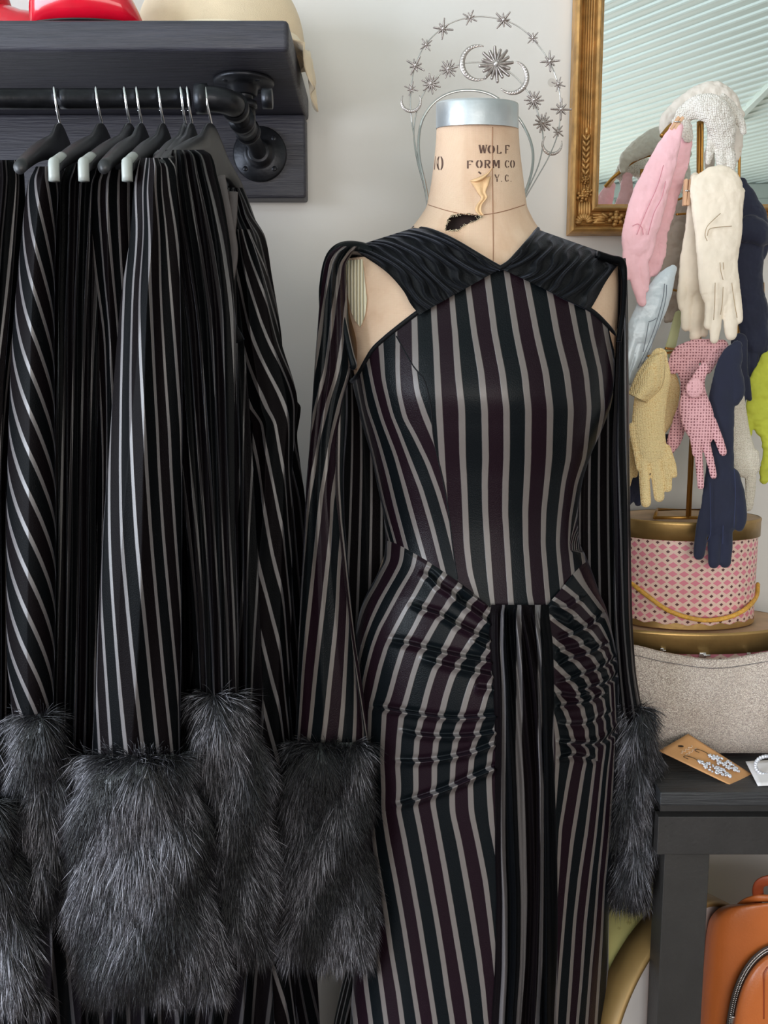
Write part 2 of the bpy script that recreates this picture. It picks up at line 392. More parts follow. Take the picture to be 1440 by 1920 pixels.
def window(name, axis, a0, a1, z0, z1, pos):
    w = bpy.data.objects.new(name, None); C.objects.link(w); w['kind'] = 'structure'
    w.location = (pos, (a0+a1)/2, z0) if axis == 'x' else ((a0+a1)/2, pos, z0)
    fr = MB(); L = a1-a0; H = z1-z0; c = (a0+a1)/2; zc = (z0+z1)/2
    def bx(u, z, du, dz):
        if axis == 'x': fr.box((pos, u, z), (0.07, du, dz))
        else: fr.box((u, pos, z), (du, 0.07, dz))
    bx(c, z0+0.03, L, 0.06); bx(c, z1-0.03, L, 0.06); bx(a0+0.03, zc, 0.06, H); bx(a1-0.03, zc, 0.06, H)
    bx(c, zc, 0.05, H)
    struct(fr.build('window_frame', WF, w, smooth=False))
    g = MB()
    if axis == 'x': g.box((pos, c, zc), (0.006, L-0.1, H-0.1))
    else: g.box((c, pos, zc), (L-0.1, 0.006, H-0.1))
    struct(g.build('window_glass', GL, w, smooth=False))
window('window_1', 'x', wy0, wy1, wz0, wz1, X0-0.06); window('fill_window', 'y', bx0, bx1, bz0, bz1, YB-0.06)  # the back wall window is unseen, added for front fill
bb = plain('baseboard_paint', lin(205, 204, 200), 0.45, var=0.03)
mb = MB(); mb.box(((X0+X1)/2, WY-0.009, 0.07), (X1-X0, 0.018, 0.14), bev=0.004); struct(mb.build('baseboard_front', bb, smooth=False))
mb = MB(); mb.box((X1-0.009, (WY+YB)/2-0.01, 0.07), (0.018, WY-YB-0.02, 0.14), bev=0.004); struct(mb.build('baseboard_right', bb, smooth=False))
# ================================================================== LIGHT
def area(name, loc, rot, sx, sy, power, col):
    l = bpy.data.lights.new(name, 'AREA'); l.shape = 'RECTANGLE'; l.size = sx; l.size_y = sy; l.energy = power; l.color = col
    o = bpy.data.objects.new(name, l); C.objects.link(o); o.location = loc; o.rotation_euler = rot; return o
area('daylight_left_window', (X0+0.03, (wy0+wy1)/2, (wz0+wz1)/2), (0, -PI/2, 0), wz1-wz0-0.1, wy1-wy0-0.1, 165, (0.80, 0.89, 1.0))
area('front_fill_window', ((bx0+bx1)/2, YB+0.03, (bz0+bz1)/2), (PI/2, 0, 0), bx1-bx0-0.1, bz1-bz0-0.1, 82, (1.0, 0.95, 0.9))  # added front fill, set in the unseen back wall opening
wd = bpy.data.worlds.new('world'); bpy.context.scene.world = wd; wd.use_nodes = True
bg = wd.node_tree.nodes['Background']; sk = wd.node_tree.nodes.new('ShaderNodeTexSky'); sk.sky_type = 'NISHITA'; sk.sun_elevation = 0.7; sk.sun_rotation = 2.4; sk.sun_disc = False
wd.node_tree.links.new(sk.outputs[0], bg.inputs[0]); bg.inputs[1].default_value = 0.15
# ================================================================== SHELF AND PIPE RAIL
def black_wood(name, c=lin(55, 54, 63)):
    n = N(name); co = n.coord('Object', (1, 8, 8)); g = n.noise(co, 9, 6, 0.65); f = n.noise(n.coord('Object', (3, 60, 60)), 6, 4)
    n.set(Base_Color=n.ramp(g, [(0.3, tuple(v*0.75 for v in c)), (0.7, tuple(v*1.25 for v in c))]), Roughness=n.ramp(f, [(0.3, (0.38,)*3), (0.7, (0.55,)*3)]))
    n.bump(n.math('ADD', g, f), 0.0012); return n.m
M['bwood'] = black_wood('black_painted_wood')
SY = 1.19; SBY = 1.455
def Z(py, Y): return float(at(720, py, Y)[2])
def X(px, py, Y): return float(at(px, py, Y)[0])
zb = Z(95, SY); ztop = Z(36, SY); xr = X(541, 70, SY)
sh = thing('wall_shelf', 'thick black painted plank shelf above the clothes rail', 'shelf', (-0.7, 1.33, zb))
XL = -1.25
mb = MB(); mb.box(((XL+xr)/2, (SY+SBY+0.04)/2, (zb+ztop)/2), (xr-XL, SBY+0.04-SY, ztop-zb), bev=0.007); mb.build('shelf_plank', M['bwood'], sh)
z1_, z0_ = Z(208, SBY), Z(371, SBY); xr2 = X(573, 290, SBY)
mb = MB(); mb.box(((XL+xr2)/2, SBY+0.02, (z0_+zb)/2), (xr2-XL, 0.04, zb-z0_), bev=0.005); mb.build('back_board', M['bwood'], sh)
M['iron'] = plain('black_iron_pipe', lin(42, 43, 48), 0.36, 0.6, var=0.35, scale=60, bump=0.0006, bscale=90)
rz_ = Z(290, SBY); px_ = X(488, 290, SBY); RY = 1.18; RR = 0.0118
VY = 1.298
rail = thing('pipe_clothes_rail', 'black iron pipe clothes rail with elbow and flanges under the shelf', 'clothes rail', (px_, RY, rz_))
ex = px_; er = 0.03
def elbow(mb, c, r, R, a0, a1, n=14):
    a = np.linspace(a0, a1, n); mb.tube([(c[0]+R*math.cos(t), c[1]+R*math.sin(t), c[2]) for t in a], r, 24)
mb = MB(); mb.tube([(XL, RY, rz_), (ex-er-0.02, RY, rz_)], RR, 28)
for q in range(5): mb.tube([(XL+0.25*q+0.1, RY, rz_), (XL+0.25*q+0.112, RY, rz_)], RR*1.004, 28)
mb.build('rail', M['iron'], rail)
mb = MB(); elbow(mb, (ex-er, RY+er, rz_), RR*1.28, er, -PI/2, 0)
mb.tube([(ex-er-0.012, RY, rz_), (ex-er+0.002, RY, rz_)], RR*1.5, 28); mb.tube([(ex, RY+er-0.002, rz_), (ex, RY+er+0.012, rz_)], RR*1.5, 28); mb.build('elbow', M['iron'], rail)
mb = MB(); mb.tube([(ex, RY+er, rz_), (ex, SBY-0.008, rz_)], RR, 24); mb.build('return_pipe', M['iron'], rail)
mb = MB(); mb.tube([(ex, VY-0.03, rz_), (ex, VY+0.03, rz_)], RR*1.3, 24); mb.tube([(ex, VY-0.032, rz_), (ex, VY-0.022, rz_)], RR*1.5, 24); mb.tube([(ex, VY+0.022, rz_), (ex, VY+0.032, rz_)], RR*1.5, 24)
mb.tube([(ex, VY, rz_), (ex, VY, rz_+0.03)], RR*1.28, 24, fdir=(1, 0, 0)); mb.tube([(ex, VY, rz_+0.022), (ex, VY, rz_+0.031)], RR*1.48, 24, fdir=(1, 0, 0)); mb.build('tee', M['iron'], rail)
mb = MB(); mb.tube([(ex, VY, rz_+0.03), (ex, VY, zb-0.01)], RR, 24, fdir=(1, 0, 0)); mb.build('riser_pipe', M['iron'], rail)
def flange(c, ax):
    prof = [(0.001, 0), (0.039, 0), (0.041, 0.002), (0.041, 0.005), (0.039, 0.007), (0.024, 0.009), (0.019, 0.011), (0.0175, 0.02), (0.0150, 0.021), (0.001, 0.021)]
    mb = MB()
    if ax == 'Y': mb.lathe([(r, -h) for r, h in prof], c, 48, 'Y')
    else: mb.lathe([(r, -h) for r, h in prof], c, 48, 'Z')
    f = mb.build('flange', M['iron'], rail)
    for k in range(4):
        a = PI/4+k*PI/2; u, v = 0.031*math.cos(a), 0.031*math.sin(a); s = MB()
        p = (c[0]+u, c[1]-0.0075, c[2]+v) if ax == 'Y' else (c[0]+u, c[1]+v, c[2]-0.0075)
        s.ball(p, (0.0045, 0.0016, 0.0045) if ax == 'Y' else (0.0045, 0.0045, 0.0016))
        if ax == 'Y': s.box((p[0], p[1]-0.0014, p[2]), (0.005, 0.0008, 0.001)); s.box((p[0], p[1]-0.0014, p[2]), (0.001, 0.0008, 0.005))
        s.build('screw', M['iron'], f)
flange((ex, SBY, rz_), 'Y'); flange((ex, VY, zb), 'Z')
# a loose screw in the back board
p = at(413, 285, SBY); mb = MB(); mb.ball(p+np.array([0, -0.001, 0]), (0.005, 0.002, 0.005)); mb.box(p+np.array([0, -0.003, 0]), (0.007, 0.001, 0.001), bev=0); mb.build('board_screw', M['iron'], sh)
# hangers
M['chrome'] = plain('polished_steel', (0.78, 0.78, 0.8), 0.14, 1.0, var=0.05)
M['hwood'] = plain('black_hanger', lin(38, 38, 41), 0.42, var=0.15, scale=60)
M['grip'] = plain('pale_hanger_grip', lin(160, 164, 160), 0.35, var=0.1)
hang_px = [108, 187, 240, 262, 303, 344, 356, 393]
hang_lab = ['black hanger at the left of the rail, its full curved neck showing', 'black hanger second along the rail with pale tip beside the diagonal striped sleeve',
            'black hanger third from the left on the pipe rail', 'black hanger fourth from the left, tight against its left neighbour', 'black hanger above the widest striped sleeve',
            'black hanger left one of the close pair near the elbow', 'black hanger right one of the close pair near the elbow', 'last black hanger beside the pipe elbow, its bare arm curving down']
yaw = [0.10, 0.02, 0.0, 0.03, 0.02, 0.03, 0.02, -0.12]
def make_hanger(i):
    x = X(hang_px[i]+4, 190, RY); c = np.array([x, RY, rz_]); t = thing('clothes_hanger', hang_lab[i], 'hanger', c, 'black hangers on the pipe rail')
    d = np.array([math.sin(yaw[i]), -math.cos(yaw[i]), 0]); up = np.array([0, 0, 1.0])
    drop = 0.05
    # hook wire
    a = np.linspace(-0.35*PI, 1.0*PI, 18); r = RR+0.0022
    pts = [c+d*(-r*math.cos(q))+up*(r*math.sin(q)) for q in a]
    pts += [c+d*(r*0.95)-up*(r*0.6), c+d*(r*0.5)-up*(r*1.5), c-up*(r*2.3), c-up*drop]
    lo = dense([p-np.array([0, 0, 0.0]) for p in pts], 50); off = np.zeros_like(lo); s_ = np.linspace(0, 1, 50); off[:, 0] = -0.012*(1-s_)**1.0+0.006*np.clip(1-s_*2.2, 0, 1)
    mb = MB(); mb.tube(lo+off, 0.0016, 8); mb.build('hook', M['chrome'], t)
    body = MB(); n = 40; rings = []
    for s in np.linspace(-1, 1, n):
        q = abs(s); p = c-up*(drop+0.012+0.062*q**1.5)+d*(s*0.19)
        h = 0.012*(1-q)**1.6+0.0075+0.014*math.exp(-((q-0.0)/0.20)**4); w = 0.0045+0.005*(1-abs(2*q-1))+0.002*q
        rings.append([p+np.cross(up, d)*(w*math.cos(a_))+up*(h*math.sin(a_)) for a_ in np.linspace(0, 2*PI, 14, endpoint=False)])
    body.grid(np.array(rings), wrap=True, cap=True); bo = body.build('hanger_arms', M['hwood'], t)
    if i in (1, 2, 4):
        g = MB(); pts = [c-up*(drop+0.012+0.062*q**1.5-0.004)+d*(q*0.19) for q in (0.86, 0.92, 0.98, 1.01)]
        pts.append(pts[-1]-up*0.018+d*0.001); g.tube(dense(pts, 14), 0.0058, 14, 0.9); g.build('grip', M['grip'], t)
    return t
HG = [make_hanger(i) for i in range(8)]
# red shoes on the shelf
M['red'] = plain('red_patent_leather', lin(205, 8, 40), 0.22, var=0.08, coat=0.5); M['sole'] = plain('black_sole', lin(24, 22, 22), 0.6)
def shoe(xa, xb, Y, lab, heel):
    zt = ztop; c = at((xa+xb)/2, 40, Y); t = thing('red_shoe', lab, 'shoe', (c[0], Y, zt), 'red shoes on the shelf')
    x0 = X(xa, 30, Y); x1 = X(xb, 30, Y); L = x1-x0
    mb = MB(); R = []
    for s in np.linspace(0, 1, 26):
        w = 0.036*(math.sin(PI*(0.12+0.80*s))**0.6); h = 0.075-0.045*s**1.5 if s < 0.55 else 0.056-0.028*((s-0.55)/0.45)**2.0
        e = min(1, (1-s)*9+0.02)**0.5*min(1, s*9+0.25)**0.5; w *= e; h *= max(e, 0.25)
        R.append([(x0+L*s, Y+w*math.cos(a), zt+0.006+h*(0.5+0.5*math.sin(a))*(1 if math.sin(a) > -0.9 else 1)) for a in np.linspace(0, 2*PI, 28, endpoint=False)])
    mb.grid(np.array(R), wrap=True, cap=True); mb.build('upper', M['red'], t)
    mb = MB(); R = []
    for s in np.linspace(0, 1, 26):
        w = 0.037*(math.sin(PI*(0.12+0.80*s))**0.6)*min(1, (1-s)*9+0.02)**0.5*min(1, s*9+0.25)**0.5
        R.append([(x0-0.002+(L+0.005)*s, Y+w*1.03*math.cos(a), zt+0.004+0.0038*math.sin(a)) for a in np.linspace(0, 2*PI, 20, endpoint=False)])
    mb.grid(np.array(R), wrap=True, cap=True); mb.build('sole', M['sole'], t)
    if heel:
        mb = MB(); mb.tube([(x0+0.03, Y, zt+0.05), (x0+0.0, Y, zt+0.12), (x0-0.01, Y, zt+0.25)], [0.034, 0.042, 0.048], 28); mb.build('shaft', M['red'], t)
shoe(60, 268, 1.235, 'shiny red shoe on the shelf with its rounded toe pointing right', False)
shoe(-60, 130, 1.33, 'red boot at the left end of the shelf behind the other red shoe', True)
# cream cloth hat drooping over the shelf end
def linen(name, c, bs=900): return plain(name, c, 0.8, var=0.08, scale=18, bump=0.0006, bscale=bs, sheen=0.2)
M['cream'] = linen('cream_linen', lin(226, 206, 176))
hat = thing('cloth_hat', 'cream linen sun hat drooping over the right end of the shelf', 'hat', at(410, 36, 1.33))
zt = ztop+0.003; hc = np.array([X(415, 20, 1.36), 1.36, zt])
mb = MB(); n_, m_ = 34, 140; r0 = np.linspace(0.001, 1, n_); P = np.zeros((n_, m_, 3))
for j in range(m_):
    a = 2*PI*j/m_
    for i_ in range(n_):
        rr = r0[i_]; R_ = 0.02+0.125*rr; x = hc[0]+R_*1.02*math.cos(a); y = hc[1]+R_*0.62*math.sin(a)-0.02*rr
        z = zt+0.004+0.006*(0.5+0.5*math.sin(a*5+1))*rr
        over = x-(xr+0.004)
        if over > 0: z -= over*2.1+0.3*over*math.sin(a*9); x = xr+0.012+over*0.25+0.004*math.sin(a*14)
        P[i_, j] = (x, y, max(z, zb-0.03))
mb.grid(P, wrap=True); o = mb.build('brim', M['cream'], hat); solidify(o, 0.002)
mb = MB(); a = np.linspace(0, 2*PI, 80, endpoint=False); prof = [(0.112, 0.002), (0.113, 0.03), (0.108, 0.07), (0.09, 0.1), (0.05, 0.112), (0.002, 0.115)]
P = np.array([[(hc[0]+0.0+r*(1.0+0.03*math.sin(5*q+h*60))*math.cos(q), hc[1]+r*0.72*math.sin(q), zt+h) for q in a] for r, h in dense(prof, 24)]); mb.grid(P, wrap=True); mb.build('crown', M['cream'], hat)
mb = MB(); mb.grid(np.array([[(hc[0]+r*math.cos(q), hc[1]+r*0.73*math.sin(q), zt+h) for q in a] for r, h in ((0.1135, 0.006), (0.1155, 0.012), (0.1155, 0.024), (0.1135, 0.03))]), wrap=True); mb.build('hat_band', linen('ecru_band', lin(236, 222, 196)), hat)
# ================================================================== MIRROR
M['gold'] = plain('aged_gold_leaf', lin(186, 142, 84), 0.42, 0.45, var=0.3, scale=45, bump=0.0004, bscale=150)
mz0 = Z(434, 1.45); mx0 = X(1072, 430, 1.45); mw, mh = 0.78, 1.0; my = WY-0.002
mir = thing('wall_mirror', 'gold framed mirror with fluted sides and rose corners hanging on wall', 'mirror', (mx0+mw/2, my, mz0))
prof = [(0, 0), (0, 22), (2, 30), (5, 33), (8, 30), (9.5, 22), (12, 20)]
for k in range(5):
    b = 12.5+k*3.8
    prof += [(b, 19.5), (b+0.6, 21.6), (b+1.9, 22.8), (b+3.2, 21.6), (b+3.7, 19.5)]
prof += [(32.5, 20), (34, 27), (37, 30), (39, 29), (41, 22), (43, 19), (44.5, 16), (46, 15), (46, 8)]
cor = [(mx0, mz0, 1, 1), (mx0+mw, mz0, -1, 1), (mx0+mw, mz0+mh, -1, -1), (mx0, mz0+mh, 1, -1)]
P = np.array([[(cx+sx*d/1000, my-h/1000, cz+sz*d/1000) for d, h in prof] for cx, cz, sx, sz in cor+cor[:1]])
mb = MB()
for i in range(4): mb.grid(P[i:i+2])
o = mb.build('frame', M['gold'], mir, smooth=False)
n = N('mirror_silver'); n.set(Base_Color=(0.86, 0.9, 0.88, 1), Metallic=1.0, Roughness=0.012)
mb = MB(); mb.box((mx0+mw/2, my-0.008, mz0+mh/2), (mw-0.085, 0.004, mh-0.085)); mb.build('glass', n.m, mir, smooth=False)
mb = MB(); fy = my-0.0235
def leaf(x, z, a, l, w, y=fy):
    R = Matrix.Rotation(-a, 3, 'Y'); mb.ball((x+math.cos(a)*l*0.5, y, z+math.sin(a)*l*0.5), (l*0.55, 0.0035, w), 12, 8, np.array(R))
def rose(x, z, r, y=fy):
    mb.ball((x, y-0.002, z), (r*0.38, 0.006, r*0.38), 12, 8)
    for ring_, (n_, rr, s) in enumerate(((4, 0.42, 0.32), (6, 0.8, 0.34))):
        for k in range(n_):
            a = 2*PI*k/n_+ring_*0.4; mb.ball((x+rr*r*math.cos(a), y-0.002+0.002*ring_, z+rr*r*math.sin(a)), (r*s, 0.0045, r*s*0.9), 10, 7)
bcx = mx0+0.0225
for k in range(7): z = mz0+0.088+k*0.0085; leaf(bcx, z, PI/2+0.55, 0.011, 0.0022); leaf(bcx, z, PI/2-0.55, 0.011, 0.0022)
leaf(bcx, mz0+0.148, PI/2, 0.011, 0.0026)
rose(bcx-0.004, mz0+0.056, 0.009); rose(bcx+0.004, mz0+0.062, 0.008); rose(bcx, mz0+0.080, 0.006)
for k in range(5): leaf(bcx-0.008+0.004*k, mz0+0.026, PI/2, 0.022, 0.0026)
for k in range(9): a = 0.3+k*0.35; leaf(bcx+0.004*math.cos(a), mz0+0.016+0.004*math.sin(a), a, 0.011, 0.003)
for k in range(4): leaf(mx0+0.036, mz0+0.016+0.004*k, 0, 0.02, 0.0022)
rose(mx0+0.072, mz0+0.023, 0.012)
for sg in (-1, 1):
    for k in range(4): leaf(mx0+0.072+sg*(0.012+0.004*k), mz0+0.023, (0 if sg > 0 else PI)+(k-1.5)*0.45, 0.013, 0.003)
for k in range(6): leaf(mx0+0.095+k*0.008, mz0+0.023, 0.5, 0.011, 0.0022); leaf(mx0+0.095+k*0.008, mz0+0.023, -0.5, 0.011, 0.0022)
mb.build('corner_ornament', M['gold'], mir)
# ================================================================== TABLE
M['tblack'] = black_wood('black_table_wood', lin(47, 47, 49)); tz = Z(1486, 1.14)
tb = thing('display_table', 'black wooden display table holding the hat boxes and silver bag', 'table', (X(1240, 1600, 1.15)+0.35, 1.3, 0))
TX0 = X(1238, 1500, 1.14); TX1 = TX0+0.78; TB = 1.47
mb = MB(); zs = Z(1511, 1.14); mb.box(((TX0+TX1)/2, (1.14+TB)/2, (tz+zs)/2), (TX1-TX0, TB-1.14, tz-zs), bev=0.0018); mb.build('table_top', M['tblack'], tb, smooth=False)
za, zb2 = Z(1531, 1.145), Z(1602, 1.145)
mb = MB(); mb.box(((TX0+TX1)/2, (1.15+TB)/2, (zs+za)/2-0.001), (TX1-TX0-0.014, TB-1.15-0.02, zs-za+0.004)); mb.box(((TX0+TX1)/2, 1.155, (za+zb2)/2), (TX1-TX0, 0.022, za-zb2), bev=0.0012); mb.box((TX0+0.011, 1.31, (za+zb2)/2), (0.022, 0.30, za-zb2), bev=0.0012); mb.build('apron', plain('black_apron', lin(44, 41, 40), 0.5, var=0.1, bump=0.0003), tb, smooth=False)
lw = X(1328, 1650, 1.15)-X(1244, 1650, 1.15); lm = plain('black_table_leg', lin(46, 43, 41), 0.5, var=0.1, bump=0.0003)
LX = X(1244, 1650, 1.148)
for lx, ly in ((LX, 1.148), (TX1-lw-0.004, 1.148), (LX, TB-0.045), (TX1-lw-0.004, TB-0.045)):
    mb = MB(); mb.box((lx+lw/2, ly+0.022, zb2/2), (lw, 0.044, zb2), bev=0.001); mb.build('leg', lm, tb, smooth=False)
mb = MB(); SHZ = 0.19; mb.box(((TX0+TX1)/2, 1.31, SHZ-0.012), (TX1-TX0-0.02, 0.30, 0.024), bev=0.001); mb.build('lower_shelf', M['tblack'], tb, smooth=False)
# ------------------------------------------------ hat boxes
def diamonds(name, nx=46):
    n = N(name); uv = n.nd('ShaderNodeUVMap'); sp = n.nd('ShaderNodeSeparateXYZ'); n.put(sp.inputs[0], uv.outputs[0])
    x = n.math('MULTIPLY', sp.outputs[0], nx); y = n.math('MULTIPLY', sp.outputs[1], 76.0)
    def dia(ox, oy, wx, wy):
        fx = n.math('ABSOLUTE', n.math('SUBTRACT', n.math('FRACT', n.math('ADD', x, ox)), 0.5)); fy_ = n.math('ABSOLUTE', n.math('SUBTRACT', n.math('FRACT', n.math('ADD', y, oy)), 0.5))
        return n.math('LESS_THAN', n.math('ADD', n.math('DIVIDE', fx, wx), n.math('DIVIDE', fy_, wy)), 1.0)
    big = dia(0, 0, 0.44, 0.36); sm = dia(0.5, 0.5, 0.19, 0.19)
    nz = n.noise(n.coord('Object'), 50, 3)
    base = n.mix(nz, lin(238, 205, 190), lin(226, 190, 176))
    n.set(Base_Color=n.mix(sm, n.mix(big, base, lin(222, 132, 148)), lin(96, 56, 58)), Roughness=0.55); return n.m
M['dia'] = diamonds('pink_diamond_paper', 40); M['brass'] = plain('tarnished_brass', lin(172, 138, 86), 0.36, 0.7, var=0.35, scale=12, bump=0.0002)
M['lidtop'] = plain('worn_lid_paper', lin(206, 172, 140), 0.6, var=0.15)
def hatbox(lab, cx, cy, z0, z1, zl, rx, ry, lidm=1.03):
    t = thing('hat_box', lab, 'hat box', (cx, cy, z0), 'pink diamond hat boxes'); a = ry/rx
    mb = MB(); mb.lathe([(0.001, z0), (rx-0.001, z0), (rx, z0+0.001), (rx, zl+0.004)], (cx, cy, 0), 120, sy=a); 
    # uv by arc and height
    L = mb.uv[-1].reshape(-1, 120, 2); L[:, :, 1] = (np.concatenate(mb.v)[:, 2]).reshape(-1, 120)
    mb.build('body', M['dia'], t)
    mb = MB(); r = rx*lidm
    mb.lathe([(rx+0.0005, zl), (r, zl), (r, z1-0.006), (r*1.006, z1-0.004), (r*1.006, z1-0.001), (r*0.985, z1+0.0005)], (cx, cy, 0), 120, sy=a); lid = mb.build('lid', M['brass'], t)
    mb = MB(); mb.lathe([(r*0.986, z1), (r*0.97, z1-0.001), (0.001, z1-0.001)], (cx, cy, 0), 96, sy=a); mb.build('lid_top', M['lidtop'], lid)
    mb = MB(); k = np.arange(0, 120); aa = np.linspace(0, 2*PI, 120, endpoint=False)
    prof_w = z0+0.006+0.004*np.abs(((aa*40/(2*PI)*0.5) % 1)-0.5)*2
    P = np.array([[(cx+(rx+0.0008)*math.cos(q), cy+(rx+0.0008)*a*math.sin(q), zz if not isinstance(zz, str) else w) for q, w in zip(aa, prof_w)] for zz in (z0, 'w')]); mb.grid(P, wrap=True); mb.build('base_band', M['brass'], t)
    return t
HY = 1.383; hcx = X(1288, 1000, HY); hrx = X(1419, 969, HY)-hcx
hz0, hz1, hzl = Z(1158, HY), Z(967, HY), Z(1000, HY)
ub = hatbox('upper round hat box in pink diamond paper under the glove stand', hcx, HY, hz0, hz1, hzl, hrx/1.0, 0.072)
lb = hatbox('larger lower hat box with brass lid behind the silver bag', hcx+0.006, HY, tz, hz0-0.0015, hz0-0.033, 0.152, 0.085)
def rope(mb, pts, r, turns, n=260):
    P = dense(pts, n); T = np.gradient(P, axis=0); T /= np.linalg.norm(T, axis=1)[:, None]
    B = np.cross(T, (0.2, 0.9, 0.3)); B /= np.linalg.norm(B, axis=1)[:, None]; A = np.cross(T, B); t = np.linspace(0, turns*2*PI, n)[:, None]
    for k in range(3): mb.tube(P+r*0.55*(np.cos(t+k*2*PI/3)*A+np.sin(t+k*2*PI/3)*B), r*0.62, 7)
mb = MB()
def bpt(px, py):                     # on the front of the upper box
    xx = X(px, py, HY-0.066); u = (xx-hcx)/(hrx+0.004); yy = HY-0.075*math.sqrt(max(0.0, 1-min(1, abs(u))**2)); return at(px, py, yy-0.004)
pts = [bpt(*q) for q in ((1160, 1065), (1185, 1094), (1215, 1118), (1250, 1143), (1290, 1158), (1330, 1163), (1370, 1156), (1400, 1140))]+[at(1418, 1118, HY-0.02), at(1421, 1095, HY+0.01)]
rope(mb, pts, 0.0032, 44); mb.build('rope_handle', plain('gold_cord', lin(214, 160, 66), 0.5, var=0.2, scale=200), ub)
# ------------------------------------------------ silver glitter bag
def glitter(name):
    n = N(name); co = n.coord('Object'); v = n.nd('ShaderNodeTexVoronoi'); n.put(v.inputs['Vector'], co); v.inputs['Scale'].default_value = 950
    cc = n.nd('ShaderNodeSeparateColor'); n.put(cc.inputs[0], v.outputs['Color']); big = n.noise(co, 7, 2)
    base = n.ramp(cc.outputs[0], [(0.0, lin(158, 144, 142)), (0.5, lin(206, 190, 184)), (1.0, lin(250, 240, 230))])
    n.set(Base_Color=n.mix(n.math('MULTIPLY', big, 0.5), base, lin(214, 188, 160)), Roughness=0.38, Metallic=0.45)
    n.bump(v.outputs['Distance'], 0.0008); return n.m
M['glit'] = glitter('silver_glitter_fabric')
bag = thing('glitter_bag', 'silver glitter clutch bag leaning against the lower hat box on table', 'bag', (X(1320, 1410, 1.27), 1.262, tz))
def bagtop(px): return crv([1120, 1185, 1250, 1340, 1440, 1600], [1205, 1211, 1226, 1238, 1224, 1196], px)
px = np.linspace(1135, 1560, 110)[None, :]; v = np.linspace(0, 1, 60)[:, None]
def bagsheet(sgn):
    top = bagtop(px); bot = 1412+0*px; py = top+(bot-top)*v
    edge = np.clip(1-((px-1347)/214)**6, 0, 1)**0.5; bul = np.sin(PI*np.clip(v*0.9+0.08, 0, 1))**0.6*edge
    ripple = 0.0012*np.sin(px/23+v*3)*edge
    return at(px+0*v, py, 1.268-0.012*v-sgn*(0.017*bul+ripple)+0.006*v*0)
mb = MB(); Pf, Pb = bagsheet(1), bagsheet(-1); mb.grid(Pf); mb.grid(Pb); mb.build('bag_body', M['glit'], bag)
mb = MB(); l = [at(q, float(bagtop(q)), 1.268) for q in np.linspace(1136, 1559, 50)]; mb.tube(l, 0.0022, 8); mb.build('top_piping', M['glit'], bag)
mb = MB(); vv = 0.085; l = [Pf[int(0.085*59)+0, j]+np.array([0, -0.0006, 0]) for j in range(110)]; mb.tube(l, 0.0006, 5); mb.build('stitching', plain('grey_thread', lin(120, 112, 110), 0.7), bag)
# clasp hardware on the lower box seen over the bag
M['nickel'] = plain('nickel', (0.7, 0.7, 0.7), 0.25, 1.0)
for q, w in ((1241, 0.010), (1317, 0.020), (1403, 0.011)):
    mb = MB(); fy_ = HY-0.085*math.sqrt(max(0.02, 1-((X(q, 1225, 1.285)-hcx-0.006)/0.152)**2))-0.003
    c = at(q, 1219 if q < 1300 else 1228, fy_); mb.box(c, (w*0.5, 0.004, 0.008), bev=0.001); mb.box(c+np.array([w*0.3, -0.001, 0]), (w*0.5, 0.005, 0.003), bev=0.001); mb.build('clasp', M['nickel'], lb)
# ------------------------------------------------ jewellery cards
M['card'] = plain('kraft_card', lin(208, 152, 100), 0.5, var=0.06); M['wcard'] = plain('white_card', lin(228, 222, 222), 0.45, var=0.02)
def sheet(mb, corners, th=0.0008, n=8, hole=None):
    a, b, c, d = [np.asarray(q, float) for q in corners]; u = np.linspace(0, 1, n)[:, None, None]; v = np.linspace(0, 1, n)[None, :, None]
    P = (a*(1-u)+d*u)*(1-v)+(b*(1-u)+c*u)*v; nn = np.cross(b-a, d-a); nn /= np.linalg.norm(nn); nn *= np.sign(nn[2]); mb.grid(P); return P, nn
card = thing('earring_card', 'tan earring card with silver leaf earrings lying on the table', 'earring card', at(1325, 1440, 1.2))
q1, q2, q3, q4 = at(1235, 1408, 1.215), at(1290, 1376, 1.238), at(1416, 1456, 1.196), at(1384, 1479, 1.159)
mb = MB(); P, nn = sheet(mb, (q1, q2, q3, q4), n=16)
o = mb.build('card', M['card'], card); solidify(o, 0.001)
def on_card(u, v, h=0.001): return (q1*(1-u)+q4*u)*(1-v)+(q2*(1-u)+q3*u)*v+nn*h
mb = MB(); mb.ball(on_card(0.10, 0.5, 0.0007), (0.0042, 0.0042, 0.0006), 14, 5); mb.build('punched_hole', plain('dark_hole', lin(30, 24, 20), 0.8), card)
mb = MB()
for ln in range(2):
    pts = [on_card(0.19+0.06*ln+0.018*math.sin(k*2.4+ln), 0.26+0.045*k, 0.0012) for k in range(11)]; mb.tube(dense(pts, 60), 0.0005, 5)
mb.build('printed_script', plain('pale_print', lin(235, 205, 175), 0.6), card)
M['bead'] = plain('silver_beads', lin(215, 215, 222), 0.25, 0.4, var=0.35, scale=400)
M['wire'] = plain('dark_wire', lin(90, 70, 52), 0.35, 0.9)
for e, (v0) in enumerate((0.26, 0.68)):
    mb = MB(); rng = random.Random(e)
    for k in range(90):
        s = rng.random(); w = 0.5*math.sin(PI*s)**0.8*rng.uniform(-1, 1)
        mb.ball(on_card(0.42+0.42*s+0.02*w, v0+0.03*s+0.34*w, 0.0035+0.001*rng.random()), (0.0017, 0.0017, 0.0017), 7, 5)
    er_ = mb.build('earring', M['bead'], card)
    mb = MB(); pts = [on_card(0.43, v0, 0.003), on_card(0.36, v0+0.03, 0.003), on_card(0.28, v0-0.04, 0.004), on_card(0.27, v0-0.12, 0.004), on_card(0.33, v0-0.12, 0.004)]; mb.tube(dense(pts, 30), 0.0005, 6); mb.build('ear_wire', M['wire'], er_)
